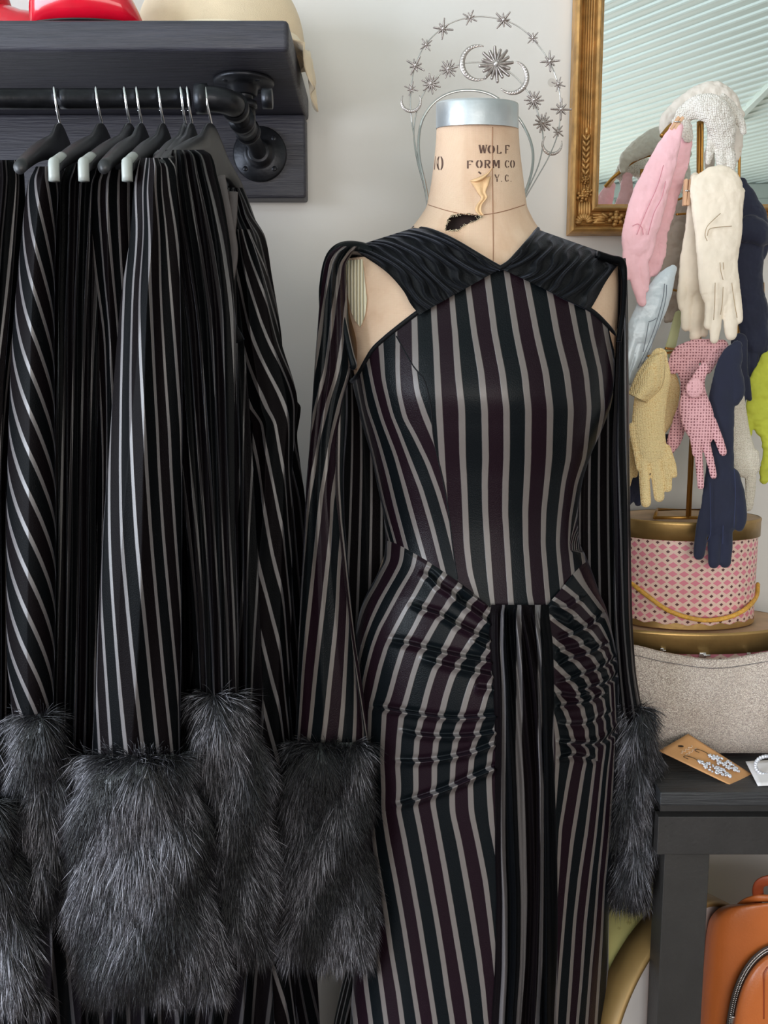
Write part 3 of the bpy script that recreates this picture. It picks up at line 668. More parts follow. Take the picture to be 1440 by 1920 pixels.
wc = thing('jewellery_card', 'white card with a beaded ring at the right edge of the table', 'jewellery card', at(1430, 1450, 1.17))
q1, q2, q3, q4 = at(1398, 1428, 1.215), at(1470, 1424, 1.215), at(1480, 1474, 1.162), at(1421, 1476, 1.158); 
for q in (q1, q2, q3, q4): q[2] = max(q[2], tz+0.001)
mb = MB(); P, nn = sheet(mb, (q1, q2, q3, q4)); o = mb.build('card', M['wcard'], wc); solidify(o, 0.001)
mb = MB()
for k in range(26): a = 2*PI*k/26; mb.ball(at(1436+22*math.cos(a), 1438+17*math.sin(a), 1.19)+np.array([0, -0.004, 0.004]), 0.0028, 8, 6)
mb.build('bead_ring', M['bead'], wc)
# ------------------------------------------------ starred box lying on its side
sb = MB(); sc_ = at(1287, 1925, 1.255); R_ = abs(Z(1688, 1.255)-Z(1925, 1.255)); ph = math.radians(52)
nrm = np.array([math.sin(ph)*0.75, -math.cos(ph), 0]); nrm = np.array([math.sin(0.67), -math.cos(0.67), 0]); ax1 = np.array([math.cos(0.67), math.sin(0.67), 0]); upv = np.array([0, 0, 1.0])
R_ = min(R_, sc_[2]-SHZ-0.002) if sc_[2]-SHZ-0.002 > 0.12 else R_
def cyl(mb, prof, seg=110):
    a = np.linspace(0, 2*PI, seg, endpoint=False); pr = np.asarray(prof, float)
    P = sc_+pr[:, 0][:, None, None]*(np.cos(a)[None, :, None]*ax1+np.sin(a)[None, :, None]*upv)+pr[:, 1][:, None, None]*nrm
    uv = np.stack(np.broadcast_arrays(a[None]/(2*PI), pr[:, 1][:, None]), -1); mb.grid(P, uv, wrap=True)
star = thing('starred_hat_box', 'round yellow hat box with stars and gold lid lying on its side below table', 'hat box', sc_-upv*R_)
def stars():
    n = N('yellow_star_paper'); uv = n.nd('ShaderNodeUVMap'); mp = n.nd('ShaderNodeMapping'); mp.inputs['Scale'].default_value = (64, 46, 1); n.put(mp.inputs[0], uv.outputs[0])
    v = n.nd('ShaderNodeTexVoronoi'); n.put(v.inputs['Vector'], mp.outputs[0]); v.inputs['Scale'].default_value = 1; v.inputs['Randomness'].default_value = 0.35
    df = n.nd('ShaderNodeVectorMath', operation='SUBTRACT'); n.put(df.inputs[0], mp.outputs[0]); n.put(df.inputs[1], v.outputs['Position'])
    sp = n.nd('ShaderNodeSeparateXYZ'); n.put(sp.inputs[0], df.outputs[0]); ang = n.math('ARCTAN2', sp.outputs[1], sp.outputs[0])
    ray = n.math('POWER', n.math('ABSOLUTE', n.math('COSINE', n.math('MULTIPLY', ang, 4.0))), 4.0)
    m = n.math('LESS_THAN', v.outputs['Distance'], n.math('MULTIPLY', n.math('ADD', ray, 0.2), 0.2))
    n.set(Base_Color=n.mix(m, lin(238, 226, 150), lin(176, 150, 74)), Roughness=0.6); return n.m
mb = MB(); cyl(mb, [(R_*0.97, -0.03), (R_*0.97, -0.17), (R_*0.96, -0.172), (0.001, -0.172)]); mb.build('body', stars(), star)
mb = MB(); cyl(mb, [(R_*0.972, -0.042), (R_, -0.042), (R_, -0.004), (R_*0.99, 0), (R_*0.955, 0), (R_*0.95, -0.003)]); lid = mb.build('lid', plain('bronze_paper', lin(158, 126, 78), 0.45, 0.25, var=0.2, scale=10), star)
mb = MB(); cyl(mb, [(R_*0.952, -0.003), (R_*0.5, -0.0025), (0.001, -0.0025)]); mb.build('lid_panel', plain('white_lid_paper', lin(214, 206, 204), 0.4, var=0.03), lid)
# printed lady on the lid
def disc(mb, pts, h):
    P = [sc_+ax1*a+upv*b+nrm*h for a, b in pts]; c = np.mean(P, axis=0); n_ = len(P); mb.add(np.array(P+[c]), None, [[i, (i+1) % n_, n_] for i in range(n_)])
def ell(cx, cy, rx, ry, n=20, rot=0): return [(cx+rx*math.cos(t)*math.cos(rot)-ry*math.sin(t)*math.sin(rot), cy+rx*math.cos(t)*math.sin(rot)+ry*math.sin(t)*math.cos(rot)) for t in np.linspace(0, 2*PI, n, endpoint=False)]
lx_ = -R_*0.74; ly_ = 0.03
mb = MB(); disc(mb, ell(lx_, ly_, 0.011, 0.013), -0.0015); disc(mb, ell(lx_-0.007, ly_-0.006, 0.006, 0.014), -0.0013); mb.build('printed_hair', plain('print_auburn', lin(120, 52, 34), 0.5), lid)
mb = MB(); disc(mb, ell(lx_+0.002, ly_-0.008, 0.0075, 0.009), -0.001); disc(mb, ell(lx_+0.006, ly_-0.032, 0.011, 0.018), -0.0011); disc(mb, ell(lx_-0.003, ly_-0.05, 0.004, 0.026, rot=-0.15), -0.001); disc(mb, ell(lx_+0.008, ly_-0.08, 0.008, 0.03), -0.001); mb.build('printed_figure', plain('print_skin', lin(206, 152, 132), 0.5), lid)
mb = MB(); disc(mb, ell(lx_+0.014, ly_-0.05, 0.012, 0.014), -0.0006); mb.build('printed_skirt', plain('print_dark', lin(62, 60, 70), 0.5), lid)
# ------------------------------------------------ tan backpack
M['tan'] = plain('tan_leather', lin(196, 106, 52), 0.36, var=0.12, scale=9, bump=0.0003, bscale=320, coat=0.1)
BY = 1.235; bp = thing('leather_backpack', 'tan leather backpack with curved front zipper under the table', 'backpack', (X(1470, 1900, BY), BY+0.04, SHZ))
mb = MB(); pz = float(Z(2080, BY))
cloth_tube(mb, [(1693, 1400, 1560), (1697, 1362, 1590), (1706, 1344, 1604), (1730, 1328, 1616), (1800, 1319, 1624), (1920, 1310, 1632), (2060, 1308, 1634), (2105, 1325, 1620), (2112, 1400, 1560)], BY+0.055, 0.06, nt=120, nv=120, expo=2.7)
mb.build('body', M['tan'], bp)
zc = [(1366, 2060), (1370, 1960), (1376, 1905), (1386, 1862), (1401, 1828), (1422, 1801), (1450, 1784), (1500, 1776), (1560, 1790)]
Pc = dense(zc, 120); fyb = BY-0.005
cen_ = np.array([1500, 2000.0]); rings = []
for s, h in ((1.0, 0.0), (0.985, 0.012), (0.95, 0.018), (0.8, 0.021), (0.5, 0.022), (0.0, 0.022)):
    q = cen_+(Pc-cen_)*s; rings.append(at(q[:, 0], q[:, 1], fyb-0.002-h))
mb = MB(); mb.grid(np.array(rings)); pocket = mb.build('front_pocket', M['tan'], bp)
Pz = dense(zc, 200); zq = cen_+(Pz-cen_)*1.03
mb = MB(); mb.tube(at(zq[:, 0], zq[:, 1], fyb-0.006), 0.0062, 10, 0.35); zp = mb.build('zipper_tape', plain('zip_tape', lin(72, 62, 58), 0.6), bp)
mb = MB()
for k in range(0, 200, 2):
    a, b = zq[k], zq[min(k+1, 199)]; d = (b-a)/np.linalg.norm(b-a+1e-9) if k < 199 else d
    nn_ = np.array([-d[1], d[0]])
    for s in (-1, 1):
        c = a+nn_*s*2.1+d*(0.8*s); mb.ball(at(c[0], c[1], fyb-0.0095), (0.0016, 0.0012, 0.0010), 6, 5)
mb.build('zipper_teeth', M['nickel'], zp)['kind'] = 'stuff'
mb = MB(); e = at(1374, 1912, fyb-0.012); mb.box(e, (0.006, 0.004, 0.012), bev=0.001); mb.build('zipper_pull', M['nickel'], zp)
mb = MB(); mb.tube(dense([at(1384, 1702, BY+0.03), at(1400, 1690, BY+0.02), at(1425, 1684, BY+0.01), at(1460, 1688, BY+0.01), at(1500, 1702, BY+0.02)], 40), 0.006, 12, 0.5); mb.build('top_seam', M['tan'], bp)
M['dtan'] = plain('dark_tan_leather', lin(150, 66, 36), 0.4, var=0.15)
mb = MB(); P = dense([at(1424, 1690, BY+0.02), at(1421, 1668, BY+0.01), at(1428, 1655, BY+0.005), at(1450, 1650, BY), at(1480, 1655, BY+0.005), at(1490, 1690, BY+0.02)], 50); mb.tube(P, 0.0085, 14, 0.35); mb.build('handle', M['dtan'], bp)
mb = MB(); P = [at(1432, 1910-k*12, fyb-0.0225-0.001) for k in range(8)]+[at(1438, 1815, fyb-0.022), at(1452, 1808, fyb-0.022)]
mb.tube(P, 0.0011, 6); mb.build('pocket_stitching', M['dtan'], pocket)
# ================================================================== DRESS FORM AND DRESS
FC = 1.215       # centre plane of the form
# depth of the front of the body by photo row
B_ROWS = [(180, 0.052), (240, 0.053), (300, 0.055), (360, 0.058), (400, 0.064), (440, 0.070), (480, 0.078), (540, 0.088), (600, 0.098), (680, 0.114), (740, 0.120), (800, 0.112), (900, 0.094), (1000, 0.086), (1060, 0.088), (1140, 0.097), (1240, 0.106), (1340, 0.110), (1450, 0.108), (1600, 0.108), (1920, 0.118), (2200, 0.13)]
def bdep(py): a = np.array(B_ROWS, float); return crv(a[:, 0], a[:, 1], py)
# silhouettes (row, left, right) of the clothed body
SIL = np.array([(440, 668, 1140), (500, 650, 1158), (560, 650, 1156), (640, 656, 1154), (698, 658, 1154), (758, 670, 1146), (800, 680, 1131), (858, 697, 1106), (904, 706, 1092), (973, 720, 1083), (1014, 723, 1086), (1042, 720, 1098), (1079, 706, 1113), (1108, 690, 1123), (1142, 676, 1137), (1188, 668, 1148), (1240, 668, 1158), (1300, 671, 1160), (1360, 674, 1162), (1475, 675, 1159), (1590, 674, 1152), (1700, 670, 1142), (1800, 664, 1141), (1920, 656, 1139), (2100, 640, 1140), (2200, 636, 1142)], float)
def silL(py): return crv(SIL[:, 0], SIL[:, 1], py)
def silR(py): return crv(SIL[:, 0], SIL[:, 2], py)
def front_Y(px, py, off=0.0, ex=2.15):
    l, r = silL(py), silR(py); t = np.clip((px-(l+r)/2)/((r-l)/2), -0.9995, 0.9995)
    return FC-(bdep(py)+off)*(1-np.abs(t)**ex)**(1/ex)
M['form'] = None
def linen_form():
    n = N('old_linen'); co = n.coord('Object'); a = n.noise(co, 9, 5, 0.6); b = n.noise(n.coord('Object', (1, 1, 0.25)), 26, 4)
    w1 = n.nd('ShaderNodeTexWave', wave_type='BANDS', bands_direction='Z'); n.put(w1.inputs[0], co); w1.inputs['Scale'].default_value = 260
    w2 = n.nd('ShaderNodeTexWave', wave_type='BANDS', bands_direction='X'); n.put(w2.inputs[0], co); w2.inputs['Scale'].default_value = 260
    weave = n.math('MULTIPLY', w1.outputs['Fac'], w2.outputs['Fac'])
    base = n.ramp(a, [(0.3, lin(232, 204, 178)), (0.55, lin(226, 192, 164)), (0.75, lin(208, 166, 134))])
    stain = n.ramp(b, [(0.55, (1, 1, 1)), (0.78, (0.72, 0.55, 0.42))])
    mx = n.nd('ShaderNodeMix', data_type='RGBA', blend_type='MULTIPLY'); mx.inputs[0].default_value = 0.55; n.put(mx.inputs[6], base); n.put(mx.inputs[7], stain)
    n.set(Base_Color=mx.outputs[2], Roughness=0.75); n.bump(n.math('ADD', n.math('MULTIPLY', weave, 0.4), a), 0.0007); return n.m
M['form'] = linen_form(); M['muslin'] = plain('pale_muslin', lin(240, 222, 190), 0.75, var=0.06, scale=25, bump=0.0005)
form = thing('dress_form', 'vintage linen dress form with torn neck wearing the striped dress', 'dress form', (X(900, 400, FC), FC, 0))
NSIL = np.array([(210, 821, 970), (236, 819, 972), (270, 817, 974), (300, 814, 977), (340, 809, 982), (372, 803, 986), (386, 800, 988), (400, 792, 994), (415, 781, 1002), (430, 768, 1013), (445, 748, 1036), (460, 730, 1058), (474, 692, 1100), (490, 646, 1148), (520, 634, 1164), (560, 637, 1166), (620, 648, 1160), (680, 662, 1152), (740, 673, 1142), (860, 704, 1098), (1000, 729, 1078), (1100, 702, 1110), (1300, 684, 1146), (1500, 690, 1140)], float)
def form_surf(th, py, sh=0.0):
    l, r = crv(NSIL[:, 0], NSIL[:, 1], py), crv(NSIL[:, 0], NSIL[:, 2], py); a = (r-l)/2; b = bdep(py)-0.004
    e = 2.0; return at((l+r)/2+a*(1-sh/0.15)*np.sin(th), py, FC-(b-sh)*np.cos(th))
hole = [(835, 431), (840, 412), (846, 404), (862, 402), (880, 401), (904, 406), (896, 412), (880, 418), (868, 424), (858, 433), (846, 433)]
npy = np.concatenate([np.arange(214, 500, 1.3), np.arange(500, 1500, 8)]); th = np.linspace(-PI, PI, 420, endpoint=False)
P = form_surf(th[None, :], npy[:, None])
l, r = crv(NSIL[:, 0], NSIL[:, 1], npy), crv(NSIL[:, 0], NSIL[:, 2], npy)
PX = ((l+r)/2)[:, None]+((r-l)/2)[:, None]*np.sin(th)[None]; front = np.cos(th)[None, :] > 0
hm = inside(hole, PX, npy[:, None]+0*PX) & front
keep = ~hm; km = np.concatenate([keep, keep[:, :1]], 1); km = km[:-1, :-1] & km[1:, 1:] & km[:-1, 1:] & km[1:, :-1]
mb = MB(); mb.grid(P, wrap=True, mask=km); mb.build('torso', M['form'], form)
mb = MB(); yy = np.arange(380, 470, 4.0); mb.grid(form_surf(np.linspace(-1.2, 0.6, 40)[None, :], yy[:, None], 0.016)); mb.build('inner_shell', plain('dark_shell', lin(44, 24, 20), 0.8, var=0.5, scale=60), form)
def fpt(px, py, h=0.0006):
    px = np.asarray(px, float); py = np.asarray(py, float)
    l, r = crv(NSIL[:, 0], NSIL[:, 1], py), crv(NSIL[:, 0], NSIL[:, 2], py); s = np.clip((px-(l+r)/2)/((r-l)/2), -0.999, 0.999); t = np.arcsin(s)
    return at(px, py, FC-(bdep(py)-0.004+h)*np.cos(t)-0.0)
# seams, fray and torn flap
mb = MB(); q = np.linspace(238, 500, 70); mb.tube(fpt(924+0.0*q+np.sin(q/60)*0.8, q, 0.0002), 0.0005, 6)
q = np.linspace(803, 984, 60); mb.tube(fpt(q, 384+19*np.sin((q-803)/181*PI)*1.0, 0.0002), 0.0005, 6); mb.build('seam', plain('seam_thread', lin(150, 108, 82), 0.8), form)
mb = MB(); rng = random.Random(4)
for k in range(150):
    i = rng.randrange(len(hole)); a, b = hole[i], hole[(i+1) % len(hole)]; u = rng.random(); x, y = a[0]+(b[0]-a[0])*u, a[1]+(b[1]-a[1])*u
    dx_, dy_ = rng.uniform(-5, 5), rng.uniform(-4, 4); mb.tube(np.array([fpt(x, y, 0.0003), fpt(x+dx_*0.5, y+dy_*0.5+0.6, 0.002), fpt(x+dx_, y+dy_, 0.0015)]), 0.00018, 3)
mb.build('frayed_edge', M['muslin'], form)['kind'] = 'stuff'
mb = MB()   # flap that peels away and hangs
L = dense([(924, 312), (917, 322), (903, 330), (886, 337), (881, 339)], 24); Rr = dense([(922, 318), (912, 331), (905, 338), (896, 342), (884, 341)], 24)
u = np.linspace(0, 1, 10)[None, :, None]; Q = L[:, None, :]*(1-u)+Rr[:, None, :]*u; mb.grid(fpt(Q[..., 0], Q[..., 1], 0.001+0.007*np.sin(np.linspace(0.1, PI, 10))[None, :]*np.sin(np.linspace(0.1, 2.9, 24))[:, None]))
L = dense([(882, 341), (890, 352), (896, 362), (902, 372), (894, 384), (891, 394), (897, 403)], 30); Rr = dense([(921, 330), (916, 346), (911, 360), (914, 370), (904, 384), (903, 396), (908, 404)], 30)
Q = L[:, None, :]*(1-u)+Rr[:, None, :]*u; mb.grid(fpt(Q[..., 0], Q[..., 1], 0.0009+0.0022*np.abs(np.sin(np.linspace(0.1, PI*1.6, 10)))[None, :]+0.0*np.linspace(0, 1, 30)[:, None]))
o = mb.build('torn_flap', plain('peeled_linen', lin(226, 186, 140), 0.75, var=0.14, scale=90, bump=0.0006), form); solidify(o, 0.0005)
# stencilled lettering, each stroke lying on the cloth
mb = MB()
def stroke(x0, y0, x1, y1, w, w2=None):
    n_ = 8; t = np.linspace(0, 1, n_); dx_, dy_ = x1-x0, y1-y0; L_ = math.hypot(dx_, dy_); nx, ny = -dy_/L_, dx_/L_
    W = np.linspace(w, w if w2 is None else w2, n_)/2
    A = np.stack([x0+dx_*t+nx*W, y0+dy_*t+ny*W], -1); B_ = np.stack([x0+dx_*t-nx*W, y0+dy_*t-ny*W], -1)
    Q = np.stack([A, (A+B_)/2, B_], 1); mb.grid(fpt(Q[..., 0], Q[..., 1], 0.0004))
def bow(cx, cy, rx, ry, a0, a1, w):
    t = np.radians(np.linspace(a0, a1, 16)); c = np.stack([cx+rx*np.cos(t), cy-ry*np.sin(t)], -1); d = np.stack([np.cos(t)*w*0.62, -np.sin(t)*w*0.28], -1)
    mb.grid(fpt(np.stack([c-d, c+d], 1)[..., 0], np.stack([c-d, c+d], 1)[..., 1], 0.0004))
def letter(ch, x, y, w, h):
    s = w*0.27
    V = lambda u, a=0.0, b=1.0: stroke(x+w*u, y+h*a, x+w*u, y+h*b, s)
    H = lambda v, a=0.0, b=1.0, k=0.10: stroke(x+w*a, y+h*v, x+w*b, y+h*v, h*k)
    if ch == 'W': stroke(x, y, x+w*.25, y+h*.95, s); stroke(x+w*.30, y+h*.95, x+w*.48, y+h*.1, s*.45); stroke(x+w*.52, y, x+w*.74, y+h*.95, s); stroke(x+w*.8, y+h*.95, x+w, y, s*.45); stroke(x-w*.12, y, x+w*.14, y, h*.06); stroke(x+w*.88, y, x+w*1.12, y, h*.06)
    if ch == 'O': bow(x+w*.5, y+h*.5, w*.42, h*.46, 105, 255, s); bow(x+w*.5, y+h*.5, w*.42, h*.46, -75, 75, s)
    if ch == 'L': V(.2); H(.96, .38, .95); V(.93, .8, .98)
    if ch == 'F': V(.2); H(.04, .36, .98); H(.5, .36, .75); V(.93, .02, .22)
    if ch == 'R': V(.18); H(.04, .34, .7); H(.5, .34, .7); bow(x+w*.62, y+h*.27, w*.28, h*.24, -80, 80, s); stroke(x+w*.55, y+h*.56, x+w*.95, y+h, s)
    if ch == 'M': V(.08); V(.95); stroke(x+w*.2, y, x+w*.5, y+h*.8, s*.9); stroke(x+w*.55, y+h*.8, x+w*.78, y+h*.05, s*.5)
    if ch == 'C': bow(x+w*.55, y+h*.5, w*.45, h*.46, 100, 260, s); bow(x+w*.5, y+h*.5, w*.42, h*.46, 30, 75, s*.8); bow(x+w*.5, y+h*.5, w*.42, h*.46, -75, -30, s*.8)
    if ch == 'Y': stroke(x, y, x+w*.42, y+h*.5, s); stroke(x+w*.62, y+h*.45, x+w*.95, y, s*.6); V(.5, .55, 1)
    if ch == '1': V(.5); stroke(x+w*.1, y+h*.2, x+w*.4, y+h*.02, s*.8)
    if ch == '.': stroke(x+w*.3, y+h*.86, x+w*.3, y+h, w*.3)
for ch, x, w in (('W', 899, 13), ('O', 915, 12), ('L', 931, 9), ('F', 947, 8)): letter(ch, x, 272, w, 16)
for ch, x, w in (('F', 875, 11), ('O', 893, 11), ('R', 908, 11), ('M', 924, 12), ('C', 947, 8), ('O', 957, 8)): letter(ch, x, 300 if x > 885 else 301, w, 15)
for ch, x, w in (('Y', 928, 8), ('.', 939, 5), ('C', 947, 7), ('.', 957, 4)): letter(ch, x, 327, w, 14)
stroke(897, 322, 902, 326, 3)
mb.build('stencil_lettering', plain('stencil_ink', lin(92, 66, 56), 0.7, var=0.3, scale=200), form); mb = MB()
letter('O', 819.5, 292, 11, 28); stroke(816.2, 293, 814.6, 318, 1.6)
mb.build('stencil_number', bpy.data.materials['stencil_ink'], form)
# torn side panel near the arm: pale lining and brown shell
M['ribl'] = None
n = N('ribbed_lining'); w = n.nd('ShaderNodeTexWave', bands_direction='X'); n.put(w.inputs[0], n.coord('Object')); w.inputs['Scale'].default_value = 75; w.inputs['Distortion'].default_value = 0.4
n.set(Base_Color=n.ramp(w.outputs['Fac'], [(0.1, lin(214, 200, 164)), (0.5, lin(240, 232, 208))]), Roughness=0.7); n.bump(w.outputs['Fac'], 0.0008); M['ribl'] = n.m
def patch_between(A, B_, f, n_=40, m_=14):
    A = dense(A, n_); B_ = dense(B_, n_); u = np.linspace(0, 1, m_)[None, :, None]; Q = A[:, None, :]*(1-u)+B_[:, None, :]*u; return f(Q[..., 0], Q[..., 1])
def torso_Y(x, y):
    l, r = crv(NSIL[:, 0], NSIL[:, 1], y), crv(NSIL[:, 0], NSIL[:, 2], y); t = np.clip((x-(l+r)/2)/((r-l)/2), -1, 1); return FC-(bdep(y)-0.004)*np.sqrt(1-t*t)
def bodypt(h): return lambda x, y: at(x, y, np.minimum(np.minimum(front_Y(x, y, -0.002), torso_Y(x, y)), FC-0.012)-h)
# chest of the form shown inside the two arm openings
mb = MB()
mb.grid(patch_between([(634, 486), (637, 530), (648, 580), (658, 640), (664, 700), (676, 745)], [(805, 470), (812, 520), (812, 560), (800, 620), (790, 690), (780, 745)], bodypt(0.0), 80, 60))
mb.build('chest', M['form'], form); mb = MB(); mb.grid(patch_between([(1166, 500), (1166, 560), (1160, 620), (1156, 680)], [(1050, 490), (1060, 560), (1070, 620), (1080, 680)], bodypt(0.0), 50, 40)); mb.build('chest', M['form'], form)
mb = MB(); mb.grid(patch_between([(634, 490), (640, 522), (650, 545), (656, 575), (664, 598), (674, 612)], [(680, 486), (683, 515), (686, 545), (688, 562), (684, 592), (676, 613)], bodypt(0.0032), 44, 18)); mb.build('torn_lining', M['ribl'], form)
mb = MB(); mb.grid(patch_between([(628, 495), (634, 540), (640, 600), (650, 650), (658, 690)], [(641, 524), (650, 546), (656, 590), (668, 640), (669, 695)], bodypt(0.0026), 44, 10)); mb.build('arm_plate', plain('brown_shell', lin(150, 108, 66), 0.6, var=0.25), form)
mb = MB(); pts = [(1153, 622), (1160, 612), (1163, 622), (1158, 636)]; mb.grid(patch_between(pts[:2], pts[3:1:-1], bodypt(0.004), 8, 6)); mb.build('torn_edge', M['muslin'], form)
# metal cap
M['zinc'] = plain('brushed_zinc', lin(206, 210, 214), 0.34, 0.65, var=0.15, scale=20, bump=0.0003, bscale=120)
mb = MB(); cpy = np.array([189, 189, 190.5, 194, 215, 234, 239]); cl = np.array([0, 0.94, 0.985, 1.0, 1.0, 1.0, 1.0]); rr = []
for yv, k in zip(cpy, cl):
    thc = np.linspace(-PI, PI, 120, endpoint=False); rr.append(at(895+77.5*max(k, 0.01)*np.sin(thc), yv+3-9*np.cos(thc), FC-0.0555*max(k, 0.01)*np.cos(thc)))
mb.grid(np.array(rr), wrap=True); mb.build('neck_cap', M['zinc'], form)
# stand under the form, hidden by the skirt
mb = MB(); cx = X(905, 960, FC); mb.tube([(cx, FC, 0.03), (cx, FC, 0.95)], 0.014, 16, fdir=(1, 0, 0)); mb.lathe([(0.001, 0.0), (0.2, 0.0), (0.2, 0.015), (0.05, 0.03), (0.02, 0.06), (0.014, 0.08)], (cx, FC, 0), 40); mb.build('stand', M['iron'], form)
# ------------------------------------------------ the dress
dress = thing('velvet_dress', 'long black and grey striped velvet dress worn by the dress form', 'dress', (cx, FC, 0.12))
def stripe_field(curves, ext=None):
    """curves: {index: polyline in photo px}; returns s(px, py)"""
    idx = sorted(curves); lo = min(p[0][1] for p in curves.values()); hi = max(p[-1][1] for p in curves.values())
    ys = np.arange(lo-40, hi+60, 4.0); XS = np.full((len(ys), len(idx)), np.nan)
    for k, i in enumerate(idx):
        c = np.array(sorted(curves[i], key=lambda q: q[1])); sl = np.clip((c[1]-c[0])[0]/max(3, (c[1]-c[0])[1]), -1.6, 1.6); s2 = np.clip((c[-1]-c[-2])[0]/max(3, (c[-1]-c[-2])[1]), -1.2, 1.2); c = np.concatenate([[[c[0, 0]-60*sl, c[0, 1]-60]], c, [[c[-1, 0]+60*s2, c[-1, 1]+60]]]); m = (ys >= c[0, 1]) & (ys <= c[-1, 1]); XS[m, k] = np.interp(ys[m], c[:, 1], c[:, 0])
        if m.sum() > 7: 
            z = XS[m, k]; kk = np.hanning(13)[1:-1]; kk /= kk.sum(); z2 = np.convolve(np.concatenate([2*z[0]-z[5:0:-1], z, 2*z[-1]-z[-2:-7:-1]]), kk, 'valid'); XS[m, k] = z2
    idx = np.array(idx, float)
    for j in range(len(ys)):
        g = ~np.isnan(XS[j])
        if g.sum() < 2: continue
        sp_ = np.diff(XS[j, g])/np.diff(idx[g])
        xs, ii = XS[j, g], idx[g]
        for k in np.where(~g)[0]:
            if idx[k] > ii[-1]: XS[j, k] = xs[-1]+(idx[k]-ii[-1])*sp_[-1]
            elif idx[k] < ii[0]: XS[j, k] = xs[0]-(ii[0]-idx[k])*sp_[0]
            else: XS[j, k] = np.interp(idx[k], ii, xs)
    good = ~np.isnan(XS).any(1); ys, XS = ys[good], XS[good]
    XS = np.maximum.accumulate(XS+np.arange(XS.shape[1])*1e-3, axis=1)
    def s(px, py):
        px, py = np.broadcast_arrays(np.asarray(px, float), np.asarray(py, float)); out = np.zeros(px.shape)
        cols = [np.interp(py, ys, XS[:, k]) for k in range(len(idx))]
        out = idx[0]+(px-cols[0])/np.maximum(cols[1]-cols[0], 4)
        for k in range(len(idx)-1):
            w_ = np.maximum(cols[k+1]-cols[k], 1e-3); m = (px >= cols[k]); out = np.where(m, idx[k]+(px-cols[k])/w_*(idx[k+1]-idx[k]), out)
        w_ = np.maximum(cols[-1]-cols[-2], 4); out = np.where(px > cols[-1], idx[-1]+(px-cols[-1])/w_, out)
        return out
    return s
Z5 = lambda p: poly(p, 660, 560, 3.692)
P_ = {0: [(777, 600), (778, 640), (779, 690)], 1: [(813, 570), (815, 609), (818, 650), (820, 695), (824, 777), (828, 845)], 2: [(846, 540), (850, 587), (854, 629), (858, 695), (866, 767), (867, 858), (870, 900), (875, 1020), (881, 1073), (889, 1100)],
      3: [(876, 530), (890, 629), (903, 700), (909, 767), (911, 858), (909, 904), (910, 960), (914, 1020), (921, 1116), (924, 1140)], 4: [(914, 520), (928, 629), (942, 700), (950, 767), (950, 858), (948, 904), (947, 960), (951, 1020), (957, 1116), (959, 1145)],
      5: [(952, 520), (969, 629), (984, 700), (991, 767), (990, 858), (988, 904), (985, 960), (986, 1020), (993, 1116), (1000, 1145)], 6: [(988, 530), (1007, 629), (1024, 700), (1032, 767), (1030, 858), (1026, 904), (1020, 960), (1019, 1020), (1027, 1116)],
      7: [(1030, 540), (1045, 629), (1063, 700), (1071, 767), (1067, 858), (1057, 904), (1049, 973), (1046, 1020), (1053, 1090)], 8: [(1070, 560), (1083, 629), (1100, 700), (1106, 767), (1097, 858), (1081, 904), (1070, 973), (1068, 1020), (1074, 1070)], 9: [(1100, 570), (1110, 629), (1126, 700), (1131, 767), (1114, 858), (1093, 920), (1080, 973)]}
Q_ = {0: Z5([(430, 480), (450, 650), (500, 800), (560, 950), (640, 1150)]), -1: Z5([(318, 300), (315, 500), (320, 650), (360, 830), (430, 950), (530, 1150), (600, 1350), (650, 1520), (700, 1720), (730, 1850)]),
      -2: Z5([(198, 300), (215, 560), (270, 790), (330, 940), (400, 1130), (480, 1330), (560, 1600), (630, 1880)]), -3: Z5([(105, 420), (150, 640), (210, 850), (300, 1080), (360, 1300), (430, 1560), (500, 1800)]),
      -4: Z5([(65, 540), (100, 750), (170, 950), (240, 1200), (300, 1450), (370, 1720)]), -5: Z5([(35, 600), (75, 800), (150, 1100), (215, 1400), (300, 1700)]), -6: Z5([(12, 620), (45, 800), (115, 1080), (180, 1380), (262, 1690)])}
sP, sQ = stripe_field(P_), stripe_field(Q_)
seam = np.array([(743, 630), (774, 685), (795, 712), (808, 763), (814, 826), (836, 926), (850, 1034), (858, 1085)], float)
def seamx(py): return crv(seam[:, 0]*0+seam[:, 1], seam[:, 0], py)
topL = np.array([(640, 735), (658, 715), (672, 700), (697, 657), (720, 634), (743, 615), (785, 583), (835, 551), (881, 526), (922, 505), (938, 500), (954, 503), (996, 522), (1055, 554), (1106, 579), (1135, 605), (1152, 626), (1165, 650)], float)
botL = np.array([(700, 1008), (724, 1015), (745, 1022), (765, 1033), (800, 1053), (840, 1080), (880, 1108), (918, 1140), (950, 1144), (985, 1147), (1022, 1142), (1050, 1110), (1070, 1084), (1090, 1062), (1110, 1050)], float)
def T_of(px): return np.interp(px, topL[:, 0], topL[:, 1])
def B_of(px): return np.interp(px, botL[:, 0], botL[:, 1])
def column_grid(Lf, Rf, Tf, Bf, nu, nv, warp=True):
    """photo positions of a panel between left/right curves (of row) and top/bottom curves (of column)"""
    u = np.linspace(0, 1, nu)
    pyt = np.full(nu, 600.0); pyb = np.full(nu, 1000.0)
    for _ in range(60):
        xt = Lf(pyt)+(Rf(pyt)-Lf(pyt))*u; pyt = 0.5*pyt+0.5*Tf(xt); xb = Lf(pyb)+(Rf(pyb)-Lf(pyb))*u; pyb = 0.5*pyb+0.5*Bf(xb)
    v = np.linspace(0, 1, nv)[:, None]; py = pyt[None]*(1-v)+pyb[None]*v; px = Lf(py)+(Rf(py)-Lf(py))*u[None]
    return px, py
def sinu(f0, f1):
    """maps an even 0..1 to denser spacing near the silhouettes; f0,f1 choose side"""
    pass
